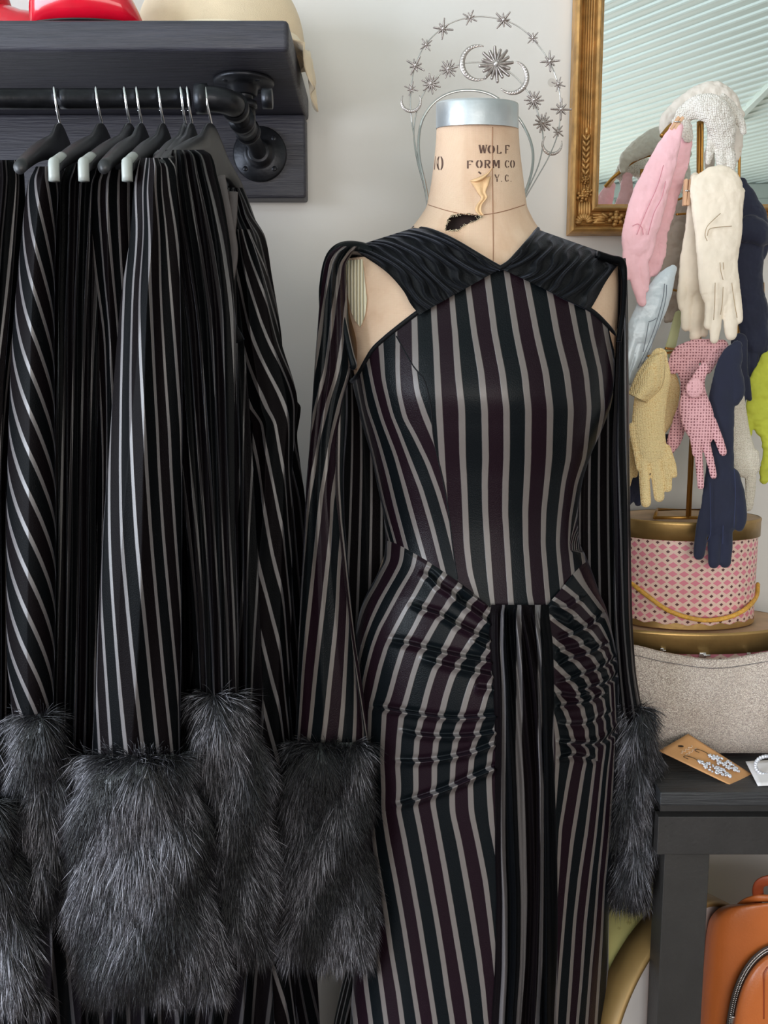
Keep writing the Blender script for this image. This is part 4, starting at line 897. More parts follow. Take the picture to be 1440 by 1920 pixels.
def panel(mb, Lf, Rf, Tf, Bf, sf, nu, nv, off=0.003, disp=None):
    px, py = column_grid(Lf, Rf, Tf, Bf, nu, nv)
    Y = front_Y(px, py, off); s = sf(px, py)
    if disp is not None: Y = Y-disp(px, py)
    mb.grid(at(px, py, Y), np.stack([s, py/100], -1))
    return px, py
def back_panel(mb, Tf, Bf, nu=80, nv=120, depth=0.085):
    px, py = column_grid(silL, silR, Tf, Bf, nu, nv); l, r = silL(py), silR(py); t = np.clip((px-(l+r)/2)/((r-l)/2), -0.9995, 0.9995)
    Y = FC+np.minimum(depth, bdep(py))*np.sqrt(1-t**2); mb.grid(at(px, py, Y), np.stack([t*6, py/100], -1))
mb = MB()
panel(mb, silL, lambda y: np.where(y < 630, np.maximum(743+(y-630)*-0.0, 743), seamx(np.maximum(y, 630))), T_of, B_of, sQ, 150, 260)
panel(mb, lambda y: np.where(y < 630, 743.0, seamx(np.maximum(y, 630))), silR, T_of, B_of, sP, 330, 320)
back_panel(mb, lambda x: 640+0*x, lambda x: 1080+0*x)
mb.build('bodice', M['stripe'], dress)
# neckline and seam bindings
mb = MB(); q = dense(topL[1:-1], 160); mb.tube(at(q[:, 0], q[:, 1]+1.5, front_Y(q[:, 0], q[:, 1], 0.004)), 0.0030, 8); mb.build('neckline_binding', M['velvet'], dress)
mb = MB(); q = dense(seam[0:], 120); mb.tube(at(q[:, 0], q[:, 1], front_Y(q[:, 0], q[:, 1], 0.0032)), 0.0008, 6); mb.build('princess_seam', M['velvet'], dress)
# ---- skirt
A1 = lambda p: poly(p, 660, 1000, 4.8); A2 = lambda p: poly(p, 660, 1360, 3.43)
SK = {0: A1([(455, 130), (440, 270), (370, 400), (260, 590), (180, 760), (110, 950), (60, 1150), (30, 1400), (15, 1720)])+A2([(5, 60), (0, 400), (20, 900), (45, 1200), (75, 1480), (90, 1680), (120, 1900), (150, 2300)]),
      1: A1([(565, 200), (545, 320), (430, 500), (310, 730), (240, 850), (170, 1050), (120, 1250), (90, 1400), (75, 1560), (72, 1720)])+A2([(50, 60), (55, 400), (80, 850), (110, 1150), (150, 1430), (170, 1550), (190, 1700), (217, 1900), (260, 2300)]),
      2: A1([(690, 280), (650, 380), (560, 560), (480, 680), (380, 870), (310, 1000), (240, 1230), (185, 1480), (158, 1555), (158, 1640), (155, 1720)])+A2([(108, 60), (105, 180), (115, 350), (125, 600), (150, 830), (185, 1030), (215, 1200), (250, 1450), (300, 1730), (322, 1900), (370, 2300)]),
      3: A1([(840, 355), (760, 470), (720, 540), (640, 680), (560, 850), (470, 1000), (400, 1220), (330, 1480), (288, 1585), (284, 1700), (282, 1720)])+A2([(198, 60), (190, 210), (200, 400), (198, 540), (230, 750), (280, 1000), (325, 1250), (365, 1500), (403, 1750), (428, 1900), (480, 2300)]),
      4: A1([(985, 440), (900, 560), (860, 660), (780, 760), (700, 900), (620, 1050), (550, 1260), (480, 1520), (445, 1620), (436, 1720)])+A2([(302, 60), (290, 240), (300, 400), (293, 530), (335, 730), (385, 1000), (430, 1250), (470, 1500), (510, 1750), (533, 1900), (590, 2300)]),
      5: A1([(1110, 560), (1010, 710), (920, 870), (830, 1060), (740, 1230), (680, 1420), (630, 1630), (612, 1720)])+A2([(420, 60), (408, 240), (412, 400), (403, 500), (440, 680), (490, 950), (545, 1250), (585, 1500), (620, 1750), (645, 1900), (700, 2300)]),
      6: A1([(1220, 720), (1130, 890), (1050, 1000), (980, 1130), (900, 1290), (840, 1480), (800, 1650), (785, 1720)])+A2([(543, 60), (530, 240), (530, 380), (515, 480), (560, 730), (600, 950), (650, 1250), (692, 1500), (735, 1750), (755, 1900), (810, 2300)]),
      7: A1([(1290, 860), (1190, 1130), (1110, 1270), (1050, 1420), (1000, 1600), (962, 1720)])+A2([(670, 60), (650, 240), (645, 400), (645, 560), (690, 750), (735, 1000), (780, 1250), (820, 1500), (848, 1720), (862, 1900), (920, 2300)]),
      8: A1([(1310, 1150), (1200, 1500), (1150, 1680), (1145, 1720)])+A2([(803, 60), (770, 200), (760, 370), (768, 560), (810, 750), (860, 1000), (890, 1250), (912, 1450), (960, 1900)]), 9: A1([(1330, 1560), (1310, 1720)])+A2([(890, 150), (880, 300), (885, 450), (900, 650), (950, 900), (1000, 1300)])}
A3 = lambda p: poly(p, 900, 1020, 4.173); A4 = lambda p: poly(p, 900, 1440, 4.0)
def flip(d): return d
RK = {5: A3([(740, 200), (790, 290), (870, 400), (930, 480), (985, 560), (1030, 700), (1060, 850)]), 4: A3([(650, 325), (750, 400), (800, 470), (880, 560), (940, 630), (1000, 740), (1035, 900), (1050, 1100), (1062, 1400)])+A4([(1000, 0), (970, 500), (930, 900), (910, 1300), (890, 1600), (870, 1900), (850, 2300)]),
      3: A3([(575, 425), (680, 490), (760, 560), (820, 630), (880, 690), (950, 790), (975, 860), (1010, 1000), (1020, 1130), (1030, 1400), (1026, 1600)])+A4([(962, 0), (920, 500), (890, 800), (860, 1200), (830, 1500), (800, 1900), (770, 2300)]),
      2: A3([(535, 565), (650, 650), (750, 720), (820, 800), (870, 860), (930, 960), (945, 1080), (975, 1250), (980, 1450), (980, 1600)])+A4([(918, 0), (870, 480), (830, 800), (790, 1150), (760, 1600), (730, 1900), (700, 2300)]),
      1: A3([(500, 690), (590, 765), (660, 830), (740, 900), (800, 980), (840, 1040), (848, 1130), (890, 1200), (910, 1350), (920, 1560)])+A4([(858, 0), (800, 480), (750, 800), (710, 1150), (680, 1600), (660, 1900), (640, 2300)]),
      0: A3([(500, 860), (600, 950), (650, 1010), (720, 1070), (760, 1140), (800, 1230), (812, 1350), (845, 1450), (835, 1560), (850, 1640)])+A4([(780, 0), (740, 250), (690, 550), (650, 900), (620, 1250), (590, 1600), (570, 1900), (550, 2300)]),
      -1: A3([(490, 1040), (590, 1130), (640, 1190), (660, 1290), (690, 1380), (710, 1450), (720, 1550), (735, 1650)])+A4([(680, 0), (650, 150), (600, 450), (590, 700), (570, 1000), (540, 1400), (510, 1900), (480, 2300)]),
      -2: A3([(480, 1200), (560, 1300), (600, 1450), (610, 1600)])+A4([(580, 0), (560, 300), (520, 600), (500, 900), (480, 1400), (450, 1900)])}
RK = {k: v for k, v in RK.items()}
sS, sR = stripe_field(SK), stripe_field(RK)
RIDL = [(A1([(500, 632), (640, 690), (780, 735), (830, 765), (960, 840), (1080, 900), (1240, 965)]), 5.0, 4.0), (A1([(600, 345), (700, 395), (780, 480), (880, 545), (930, 580)]), 4.2, 4.5), (A1([(860, 565), (1020, 660), (1160, 760), (1240, 820)]), 4.6, 4.5),
        (A1([(960, 470), (1080, 560), (1200, 640)]), 3.5, 4.0), (A1([(300, 968), (500, 1000), (660, 1040), (820, 1080), (1000, 1120), (1250, 1165)]), 4.8, 4.0), (A1([(600, 1120), (800, 1180), (960, 1220), (1100, 1250), (1260, 1285)]), 4.2, 4.5),
        (A1([(125, 1555), (280, 1582), (440, 1612), (620, 1640), (800, 1665), (980, 1675), (1290, 1650)]), 6.0, 3.6), (A1([(400, 1775), (600, 1822), (800, 1838), (1000, 1835), (1140, 1822), (1290, 1795)]), 5.0, 4.0),
        (A2([(250, 232), (400, 240), (530, 230), (650, 210), (780, 180), (910, 130)]), 5.0, 4.0), (A2([(245, 530), (390, 492), (520, 450), (640, 405), (760, 350), (910, 285)]), 6.5, 4.2), (A1([(1100, 1390), (1180, 1400), (1280, 1410)]), 3.0, 5), (A1([(1060, 950), (1140, 1000), (1250, 1060)]), 3.0, 4.5)]
RIDR = [(A3([(540, 470), (640, 500), (700, 490), (790, 430)]), 3.5, 4), (A3([(560, 560), (680, 620), (730, 590)]), 3.5, 4), (A3([(590, 760), (720, 715), (800, 675), (880, 630), (950, 560)]), 5.5, 3.6), (A3([(600, 960), (700, 905), (800, 880), (890, 845), (980, 790)]), 5.5, 3.6), (A3([(590, 860), (660, 830), (760, 810), (850, 770)]), 3.5, 4),
        (A3([(590, 1090), (720, 1060), (790, 1030), (860, 1005), (950, 970), (1050, 900)]), 5.5, 3.6), (A3([(740, 1150), (850, 1130), (1000, 1080), (1100, 1000)]), 6.0, 3.4), (A3([(590, 1280), (700, 1265), (840, 1240), (950, 1190)]), 5.0, 3.8), (A3([(590, 1170), (660, 1190), (760, 1200), (830, 1180)]), 4, 4),
        (A3([(590, 1545), (720, 1565), (850, 1570), (960, 1545), (1100, 1430)]), 6.5, 3.8), (A3([(600, 1685), (740, 1660), (880, 1690)]), 4.5, 4), (A3([(600, 1400), (740, 1420), (860, 1400), (1000, 1330)]), 3.5, 4.5)]
def ridges(lst):
    def f(px, py):
        d_ = np.zeros(px.shape)
        for pl, h, w in lst:
            pl = dense(pl, 14); d, fr, side = seg_dist(pl, px, py); env = np.clip(np.minimum(fr*5, 1), 0, 1)*np.where(fr > 0.985, 1, np.clip((1.0-fr)*14, 0, 1)*0.0+1)
            mid = (fr > 0.001); ww = np.where(side > 0, w*1.45, w*0.8)
            d_ += env*mid*(h*0.00185)*(np.exp(-(d/ww)**2)-0.35*np.exp(-((d-2.1*w)/(w*1.1))**2)*(side < 0))
        return d_
    return f
def seamtop(px): return np.interp(px, [650, 700, 724, 745, 765, 800, 840, 880, 918, 950, 985, 1022, 1050, 1070, 1090, 1110], [1006, 1008, 1013, 1020, 1031, 1051, 1078, 1106, 1138, 1142, 1145, 1139, 1107, 1081, 1060, 1046])
mb = MB(); BOT = 2180.0
midx = lambda y: 978.0+0*y
rl, rr_ = ridges(RIDL), ridges(RIDR)
def skoff(px, py): return 0.003+0.004*np.clip((py-1060)/60, 0, 1)
def front_disp(rf): return lambda px, py: rf(px, py)+skoff(px, py)-0.003+0.0025*np.clip((py-seamtop(px))/8, 0, 1)
def sk_panel(Lf, Rf, sf, rf, nu, side):
    global mb
    # rows dense above, coarse below
    u = np.linspace(0, 1, nu); 
    if side < 0: uu = 1-np.sqrt(1-u**1.0)*1.0; uu = 1-np.cos(u*PI/2); 
    else: uu = np.sin(u*PI/2)
    # denser near the silhouette
    uu = 0.35*u+0.65*uu
    pyt = np.full(nu, 1060.0)
    for _ in range(60): xt = Lf(pyt)+(Rf(pyt)-Lf(pyt))*uu; pyt = 0.5*pyt+0.5*seamtop(xt)
    v = np.concatenate([np.linspace(0, 0.42, 400), np.linspace(0.42, 1, 90)[1:]])[:, None]; py = pyt[None]*(1-v)+BOT*v; px = Lf(py)+(Rf(py)-Lf(py))*uu[None]
    Y = front_Y(px, py, 0.003)-front_disp(rf)(px, py); s = sf(px+(-450 if side < 0 else 620)*rf(px, py), py)
    mb.grid(at(px, py, Y), np.stack([s, py/100], -1))
sk_panel(silL, midx, sS, rl, 300, -1); sk_panel(midx, silR, sR, rr_, 220, 1)
back_panel(mb, lambda x: 1010+0*x, lambda x: BOT+0*x, depth=0.11)
skirt = mb.build('skirt', M['stripe'], dress)
# trailing back fold of the skirt at the lower left
mb = MB(); cloth_tube(mb, [(1600, 668, 800), (1700, 660, 800), (1790, 654, 800), (1860, 640, 800), (1920, 628, 800), (2180, 600, 800)], FC+0.085, 0.035, K=3, lean=0.5, folds=[(7, 0.004, 0.012, 0.5, 0.4)]); mb.build('skirt_back_fold', M['stripe_rack'], dress)
# ---- centre drape
drL = np.array([(1138, 921), (1150, 918), (1200, 916), (1300, 922), (1400, 925), (1500, 926), (1600, 928), (1700, 932), (1800, 931), (1920, 924), (2180, 915)], float)
drR = np.array([(1138, 1028), (1160, 1030), (1210, 1037), (1300, 1041), (1400, 1042), (1500, 1044), (1600, 1046), (1700, 1045), (1800, 1043), (1920, 1040), (2180, 1040)], float)
v = np.linspace(0, 1, 420)[:, None]; py = 1134+(2180-1134)*v; u = np.linspace(0, 1, 260)[None, :]
l, r = crv(drL[:, 0], drL[:, 1], py), crv(drR[:, 0], drR[:, 1], py)
cr = [(0.00, 0.00), (0.10, 0.13), (0.20, 0.30), (0.30, 0.45), (0.44, 0.60), (0.58, 0.72), (0.70, 0.85), (0.82, 0.94), (1.0, 1.0)]
fold = np.zeros((420, 260)); k_ = 0
for a0, a1 in cr[1:-1]:
    cxx = a0+(a1-a0)*np.clip(v*3.2, 0, 1)**0.7+0.012*np.sin(v*9+a0*20); wd_ = 0.030+0.020*np.clip(v*3, 0, 1)
    amp = (0.010+0.005*np.sin(a0*37))*(0.8+0.5*np.clip(v*4, 0, 1)); fold += amp*np.exp(-((u-cxx)/wd_)**2)
edge = np.clip(np.sin(np.clip(u, 0, 1)*PI), 0, 1)**0.35
px = l+(r-l)*u+3*np.sin(v*7+u*9); top = np.clip(v/0.02, 0, 1)
base = front_Y(np.clip(px, 900, 1060), py, 0.009)
Yd = base-(0.006+0.006*top)*edge-fold*top-0.0015*np.sin(u*40)*top
s = 9.45+u*1.6+np.cumsum(np.abs(np.gradient(fold, axis=1)), axis=1)*14+0.25*v
mb = MB(); mb.grid(at(px, py, Yd), np.stack([s, py/100+0*u], -1)); P2 = at(px[:, ::-1], py, base[:, ::-1]+0.002); mb.grid(P2, np.stack([s, py/100+0*u], -1)); mb.build('centre_drape', M['stripe_rack'], dress)
# ---- gathered shoulder yokes
def yoke(name, neckS, neckE, armS, armE, topc, lowc, sgn, nf, seed):
    """between the upper (neck) edge curve and the lower (arm) edge curve, from shoulder to centre"""
    U = dense(topc, 130); W = dense(lowc, 130); m_ = 170; v = np.linspace(0, 1, m_)[None, :, None]
    Q = U[:, None]*(1-v)+W[:, None]*v; x, y = Q[..., 0], Q[..., 1]; vv = v[..., 0]; uu = np.linspace(0, 1, 130)[:, None]
    w = vv*nf+0.25*np.sin(uu*5+seed)+0.3*np.sin(vv*9+seed)*uu+0.22*np.sin(uu*11+vv*17+seed*2)
    rd = np.abs(np.sin(w*PI)); f = (0.0085*(1-rd)**1.3)*(0.6+0.5*np.clip(np.sin(uu*PI), 0, 1)**0.5)+0.0012*np.sin(w*PI*3.3)*uu
    t = np.clip(uu, 0, 1); Ys = FC-0.022; fy_ = front_Y(x, np.maximum(y, 470), 0.006); k = np.clip(t*1.9, 0, 1); k = np.sin(k*PI/2)
    Y = Ys+(fy_-Ys)*k; Y = Y-f-0.004
    mbk = MB(); s = w*0.9; mbk.grid(at(x, y, Y), np.stack([s, uu*3+0*vv], -1))
    # over the shoulder and down the back
    bk = np.linspace(0, 1, 24)[:, None]; P0 = at(x[0], y[0], Y[0]); Pb = P0[None]+np.stack([0*bk+0*vv, bk*0.05+0*vv, -0.055*bk**2+0*vv+0.004*np.sin(bk*PI)], -1); mbk.grid(Pb, np.stack([s[:1]+0*bk, bk*0.1+0*vv], -1))
    return mbk.build(name, M['velvet'], dress)
yoke('shoulder_yoke', 0, 0, 0, 0, [(776, 427), (800, 430), (828, 440), (858, 455), (890, 474), (920, 492), (940, 503)], [(640, 470), (668, 474), (700, 492), (730, 515), (756, 545), (770, 570), (786, 590)], 1, 9, 0.3)
# fill between lower ends: seam edge of each yoke follows the neckline
yoke('shoulder_yoke', 0, 0, 0, 0, [(1008, 430), (1000, 442), (988, 456), (972, 474), (955, 492), (938, 503)], [(1172, 488), (1162, 494), (1150, 508), (1134, 532), (1120, 558), (1106, 582)], -1, 9, 1.7)
mb = MB()
def gath(A, B_, C_, D, seed, nf):
    a = dense(A, 90); b = dense(B_, 90); v = np.linspace(0, 1, 120)[None, :, None]; Q = a[:, None]*(1-v)+b[:, None]*v; x, y = Q[..., 0], Q[..., 1]; u = np.linspace(0, 1, 90)[:, None]; vv = v[..., 0]
    w = vv*nf+0.3*np.sin(vv*8+seed)+0.12*np.sin(u*7+vv*10); f = 0.0045*(1-np.abs(np.sin(w*PI)))*np.sin(np.clip(u*1.05, 0, 1)*PI*0.6+0.3)
    mb.grid(at(x, y, front_Y(x, np.maximum(y, 450), 0.008)-f), np.stack([w, u*3+0*vv], -1))
gath([(740, 478), (790, 500), (830, 520), (860, 535)], [(786, 588), (800, 580), (830, 560), (860, 540)], 0, 0, 0.5, 3)
mb2 = mb
# collar edge bindings of the V
mb = MB(); q = dense([(776, 428), (800, 431), (828, 441), (858, 456), (890, 475), (920, 493), (940, 504)], 60); k = np.sin(np.clip(np.linspace(0, 1, 60)*1.9, 0, 1)*PI/2)
mb.tube(at(q[:, 0], q[:, 1], FC-0.01+(front_Y(q[:, 0], np.maximum(q[:, 1], 470), 0.012)-FC+0.01)*k), 0.0032, 8)
q = dense([(1008, 430), (1000, 442), (988, 456), (972, 474), (955, 492), (938, 503)], 60); mb.tube(at(q[:, 0], q[:, 1], FC-0.01+(front_Y(q[:, 0], np.maximum(q[:, 1], 470), 0.012)-FC+0.01)*k), 0.0032, 8); mb.build('collar_binding', M['velvet'], dress)
# ---- sleeves
def sleeve_curve(mb, pts, r, Ys, flat=0.8):
    q = dense([(a, b, c) for (a, b), c in zip(pts, Ys)], 70); rr = np.interp(np.linspace(0, 1, 70), np.linspace(0, 1, len(r)), r); mb.tube(at(q[:, 0], q[:, 1], q[:, 2]), rr*mpp(1.15), 16, flat)
SLY = 1.155
mb = MB()
cloth_tube(mb, [(462, 640, 668), (474, 622, 660), (500, 611, 648), (560, 603, 650), (620, 598, 654), (690, 592, 656), (760, 587, 640), (850, 580, 628), (920, 574, 628), (981, 571, 634), (1076, 566, 644), (1157, 562, 655), (1266, 558, 668), (1360, 555, 682), (1410, 553, 688)], SLY, 0.034, nt=260, nv=420, K=2.15, s0=0.35, lean=0.55, folds=[(5, 0.006, 0.001, 0.4, 0.5), (9, 0.004, 0.0005, 1.3, 0.3)], slen=0.8)
cloth_tube(mb, [(640, 632, 650), (760, 612, 652), (900, 612, 645), (968, 618, 646), (1020, 624, 650), (1117, 640, 657), (1200, 652, 666), (1300, 664, 682), (1400, 676, 697)], SLY+0.022, 0.022, nt=120, nv=240, K=1.2, s0=0.0, lean=-0.20, folds=[(5, 0.003, 0.002, 2.4, 0.4)])
sleeve_curve(mb, [(700, 476), (672, 466), (645, 466), (627, 478), (617, 502), (610, 545), (608, 600)], [14, 13, 13, 13, 13, 12, 9], [1.18, 1.185, 1.175, 1.165, 1.16, 1.155, 1.155], 0.9)
sleeve_curve(mb, [(640, 476), (632, 500), (634, 540), (642, 590), (650, 630), (658, 665), (663, 684), (660, 690)], [8, 8, 7, 6, 6, 6, 7, 5], [1.165, 1.158, 1.150, 1.142, 1.136, 1.132, 1.132, 1.135], 1.0)
mb.build('left_sleeve'.replace('left_', ''), M['stripe'], dress)
mb = MB()
cloth_tube(mb, [(484, 1160, 1171), (520, 1160, 1174), (600, 1158, 1176), (700, 1153, 1177), (850, 1146, 1179), (1000, 1150, 1181), (1150, 1152, 1184), (1250, 1158, 1190), (1340, 1164, 1204), (1380, 1166, 1210)], 1.195, 0.026, nt=160, nv=300, K=1.0, s0=0.6, lean=-0.1, folds=[(7, 0.004, 0.003, 0.9, 0.4)])
sleeve_curve(mb, [(1120, 478), (1145, 486), (1164, 492), (1170, 520), (1168, 580), (1160, 640)], [8, 8, 8, 6, 5, 5], [1.165, 1.175, 1.18, 1.18, 1.17, 1.16], 1.0)
mb.build('sleeve', M['stripe_dim'], dress)
# the far halves of the wide sleeves, hanging behind the body
def hang_sheet(mb, rows, Y, dp, folds, K, s0, lean): cloth_tube(mb, rows, Y, dp, nt=300, nv=120, K=K, s0=s0, lean=lean, folds=folds)
mb = MB(); hang_sheet(mb, [(640, 630, 700), (760, 625, 740), (900, 618, 760), (1100, 610, 770), (1300, 600, 780), (1400, 600, 780)], 1.25, 0.012, [(6, 0.002, 0.004, 0.2, 0.2)], 3.6, 0.3, 0.12); mb.build('sleeve_back', M['stripe_rack'], dress)
mb = MB(); hang_sheet(mb, [(560, 1100, 1168), (760, 1060, 1172), (1000, 1050, 1176), (1300, 1050, 1186), (1400, 1050, 1190)], 1.25, 0.012, [(6, 0.002, 0.004, 1.2, 0.2)], 3.4, 0.45, 0.0); mb.build('sleeve_back', M['stripe_rack'], dress)
mb = MB(); fur(mb, [(1392, 545, 680), (1450, 530, 682), (1550, 526, 680), (1650, 530, 683), (1740, 538, 690), (1785, 552, 686)], 1.135, 0.042, n=30000, seed=3); mb.build('fur_cuff', M['fur'], dress)
mb = MB(); fur(mb, [(1325, 1174, 1208), (1400, 1166, 1222), (1500, 1160, 1222), (1600, 1156, 1216), (1675, 1156, 1200)], 1.205, 0.036, n=22000, seed=5, dx=-0.1); mb.build('fur_cuff', M['fur'], dress)
# ================================================================== GARMENTS ON THE RAIL
def garment(label, top, parts, hanger_i):
    t = thing('velvet_dress', label, 'dress', at(*top), 'striped velvet dresses on the rail')
    for p in parts:
        kind = p[0]; mb = MB()
        if kind == 'fur': fur(mb, *p[1], **p[2]); mb.build('fur_cuff', M['fur'], t)
        elif kind == 'strap':
            q = dense([(a, b, c) for a, b, c in p[1]], 40); mb.tube(at(q[:, 0], q[:, 1], q[:, 2]), p[2], 10, 0.3); mb.build('strap', M['velvet'] if len(p) < 4 else p[3], t)
        else:
            for q in p[1:]: cloth_tube(mb, *q[0], **q[1])
            mb.build(kind, M['stripe_dim' if kind in ('skirt', 'yoke', 'bodice') else 'stripe_rack'], t)
    return t
# far left dress
garment('dark striped velvet dress at the far left of the rail, mostly out of frame', (0, 300, 1.12), [
    ('sleeve', (([(300, -70, 38), (340, -75, 43), (450, -90, 38), (550, -95, 32), (750, -100, 15), (900, -100, 8), (1200, -100, 11), (1420, -100, 12)], 1.06, 0.045), dict(K=3.2, s0=0.2, lean=0.15, folds=[(13, 0.007, 0.004, 0.3, 0.5)], nt=240, nv=240))),
    ('skirt', (([(320, -60, 40), (700, -60, 60), (1300, -60, 90), (1920, -60, 110), (2150, -70, 120)], 1.24, 0.08), dict(K=6, lean=0.1, folds=[(17, 0.010, 0.016, 1.3, 0.7)], nt=300, nv=240))),
    ('fur', ([(1385, -90, 4), (1480, -90, 8), (1580, -85, 12), (1680, -80, 22)], 1.04, 0.045), dict(n=9000, seed=11, arc=110)),
    ('fur', ([(1500, -70, 6), (1600, -60, 26), (1700, -50, 44), (1800, -30, 58), (1870, -10, 66)], 0.985, 0.035), dict(n=12000, seed=12, dx=0.25, arc=110))], 0)
# diagonal striped one
garment('velvet dress with a narrow diagonal striped sleeve at the left', (95, 320, 1.15), [
    ('sleeve', (([(312, 66, 112), (340, 52, 112), (400, 43, 108), (500, 33, 104), (650, 21, 103), (800, 15, 104), (1000, 11, 106), (1200, 11, 104), (1345, 22, 100)], 1.03, 0.036), dict(K=1.25, s0=0.1, lean=-1.30, folds=[(3, 0.004, 0.002, 0.3, 0.2)], nt=220, nv=400))),
    ('yoke', (([(306, 118, 205), (318, 110, 215), (345, 104, 205), (420, 104, 200), (600, 100, 195), (1000, 100, 190), (1500, 95, 190)], 1.09, 0.04), dict(K=2.4, s0=0.1, lean=0.1, folds=[(15, 0.006, 0.006, 0.3, 0.4)], nt=260, nv=120))),
    ('skirt', (([(330, 78, 195), (500, 75, 205), (900, 70, 225), (1400, 40, 235), (1650, 10, 240), (1920, -5, 250), (2150, -20, 260)], 1.22, 0.085), dict(K=4.5, lean=-0.35, folds=[(15, 0.009, 0.016, 2.3, 0.8), (4, 0.006, 0.006, 1, 0.3)], nt=320, nv=300))),
    ('fur', ([(1338, 36, 98), (1400, 30, 112), (1500, 28, 116), (1600, 34, 112), (1700, 40, 106)], 1.02, 0.034), dict(n=16000, seed=13))], 1)
garment('velvet dress whose plain side hangs between the diagonal and the widest sleeve', (225, 320, 1.15), [
    ('sleeve', (([(318, 186, 250), (345, 176, 250), (383, 173, 248), (500, 178, 245), (650, 189, 245), (800, 190, 240), (1100, 180, 230), (1430, 165, 230)], 1.07, 0.035), dict(K=1.7, s0=0.6, lean=-0.30, folds=[(5, 0.006, 0.004, 1.3, 0.5)], nt=240, nv=300))),
    ('skirt', (([(330, 175, 290), (500, 170, 300), (900, 165, 320), (1400, 140, 330), (1920, 90, 350), (2150, 80, 360)], 1.25, 0.08), dict(K=4.5, lean=0.25, folds=[(17, 0.009, 0.015, 0.7, 0.8)], nt=320, nv=280)))], 2)
garment('velvet dress with the widest sleeve and the biggest black fur cuff', (285, 300, 1.12), [
    ('sleeve', (([(296, 264, 318), (315, 258, 330), (360, 250, 334), (430, 246, 340), (540, 230, 344), (650, 218, 345), (787, 205, 345), (890, 196, 342), (1050, 184, 340), (1250, 176, 340), (1425, 170, 340)], 1.01, 0.045), dict(K=2.6, s0=0.25, lean=-0.42, folds=[(5, 0.010, 0.004, 0.2, 0.6), (3, 0.006, 0.004, 1.1, 0.2)], nt=300, nv=440))),
    ('skirt', (([(340, 250, 400), (700, 240, 410), (1200, 225, 420), (1600, 190, 430), (1920, 150, 440), (2150, 140, 450)], 1.20, 0.08), dict(K=4.6, lean=-0.2, folds=[(15, 0.008, 0.016, 1.9, 0.7)], nt=320, nv=260))),
    ('fur', ([(1415, 162, 345), (1500, 150, 362), (1600, 141, 376), (1700, 142, 396), (1780, 152, 410), (1845, 190, 396)], 0.995, 0.052), dict(n=46000, seed=14))], 4)
garment('gathered velvet dress with a tall narrow fur cuff in front of the pipe elbow side', (345, 285, 1.12), [
    ('yoke', (([(281, 300, 378), (290, 292, 392), (330, 288, 404), (400, 290, 420), (480, 300, 432), (600, 318, 440), (800, 334, 442), (1000, 350, 444), (1200, 362, 446), (1325, 366, 446)], 1.055, 0.042), dict(K=2.6, s0=0.8, lean=-0.15, folds=[(17, 0.008, 0.003, 0.6, 0.5), (5, 0.006, 0.003, 0.2, 0.3)], nt=360, nv=400))),
    ('skirt', (([(380, 380, 430), (700, 370, 470), (1200, 350, 500), (1600, 330, 520), (1920, 300, 540), (2150, 290, 550)], 1.17, 0.07), dict(K=4.2, lean=0.45, folds=[(13, 0.008, 0.016, 0.9, 0.8)], nt=300, nv=260))),
    ('fur', ([(1300, 368, 438), (1370, 362, 468), (1450, 364, 484), (1550, 380, 488), (1680, 400, 490), (1775, 424, 484)], 1.045, 0.042), dict(n=26000, seed=15, dx=0.12))], 5)
garment('last velvet dress by the pipe elbow with thin grey straps and diagonal stripes', (420, 350, 1.15), [
    ('bodice', (([(352, 425, 452), (375, 420, 462), (402, 416, 472), (446, 412, 497), (517, 410, 509), (621, 408, 526), (700, 410, 534), (740, 412, 545), (764, 414, 563), (790, 414, 560), (815, 412, 556), (871, 408, 562), (950, 405, 571), (1200, 400, 567), (1500, 390, 572), (1750, 390, 588), (1920, 385, 600), (2150, 380, 610)], 1.23, 0.085), dict(K=3.4, s0=0.4, lean=-0.75, folds=[(9, 0.007, 0.010, 0.4, 0.5), (3, 0.004, 0.004, 0.4, 0.3)], nt=340, nv=420))),
    ('sleeve', (([(430, 440, 470), (520, 438, 500), (640, 440, 525), (760, 450, 556), (800, 470, 552), (900, 470, 545), (1100, 450, 545), (1300, 450, 540), (1600, 450, 545), (2100, 450, 560)], 1.16, 0.03), dict(K=1.5, s0=0.1, lean=-0.9, folds=[(7, 0.005, 0.004, 1.4, 0.4)], nt=240, nv=260))),
    ('strap', [(412, 330, 1.11), (424, 400, 1.10), (436, 470, 1.10), (428, 530, 1.10), (420, 570, 1.11)], 0.0065, plain('grey_strap', lin(92, 84, 84), 0.6)),
    ('strap', [(437, 360, 1.12), (434, 420, 1.11), (424, 500, 1.105)], 0.006, plain('grey_strap_b', lin(84, 76, 76), 0.6)),
    ('strap', [(396, 400, 1.10), (406, 450, 1.09), (418, 492, 1.085), (424, 520, 1.085), (420, 560, 1.09), (430, 600, 1.09), (450, 640, 1.10)], 0.006)], 7)
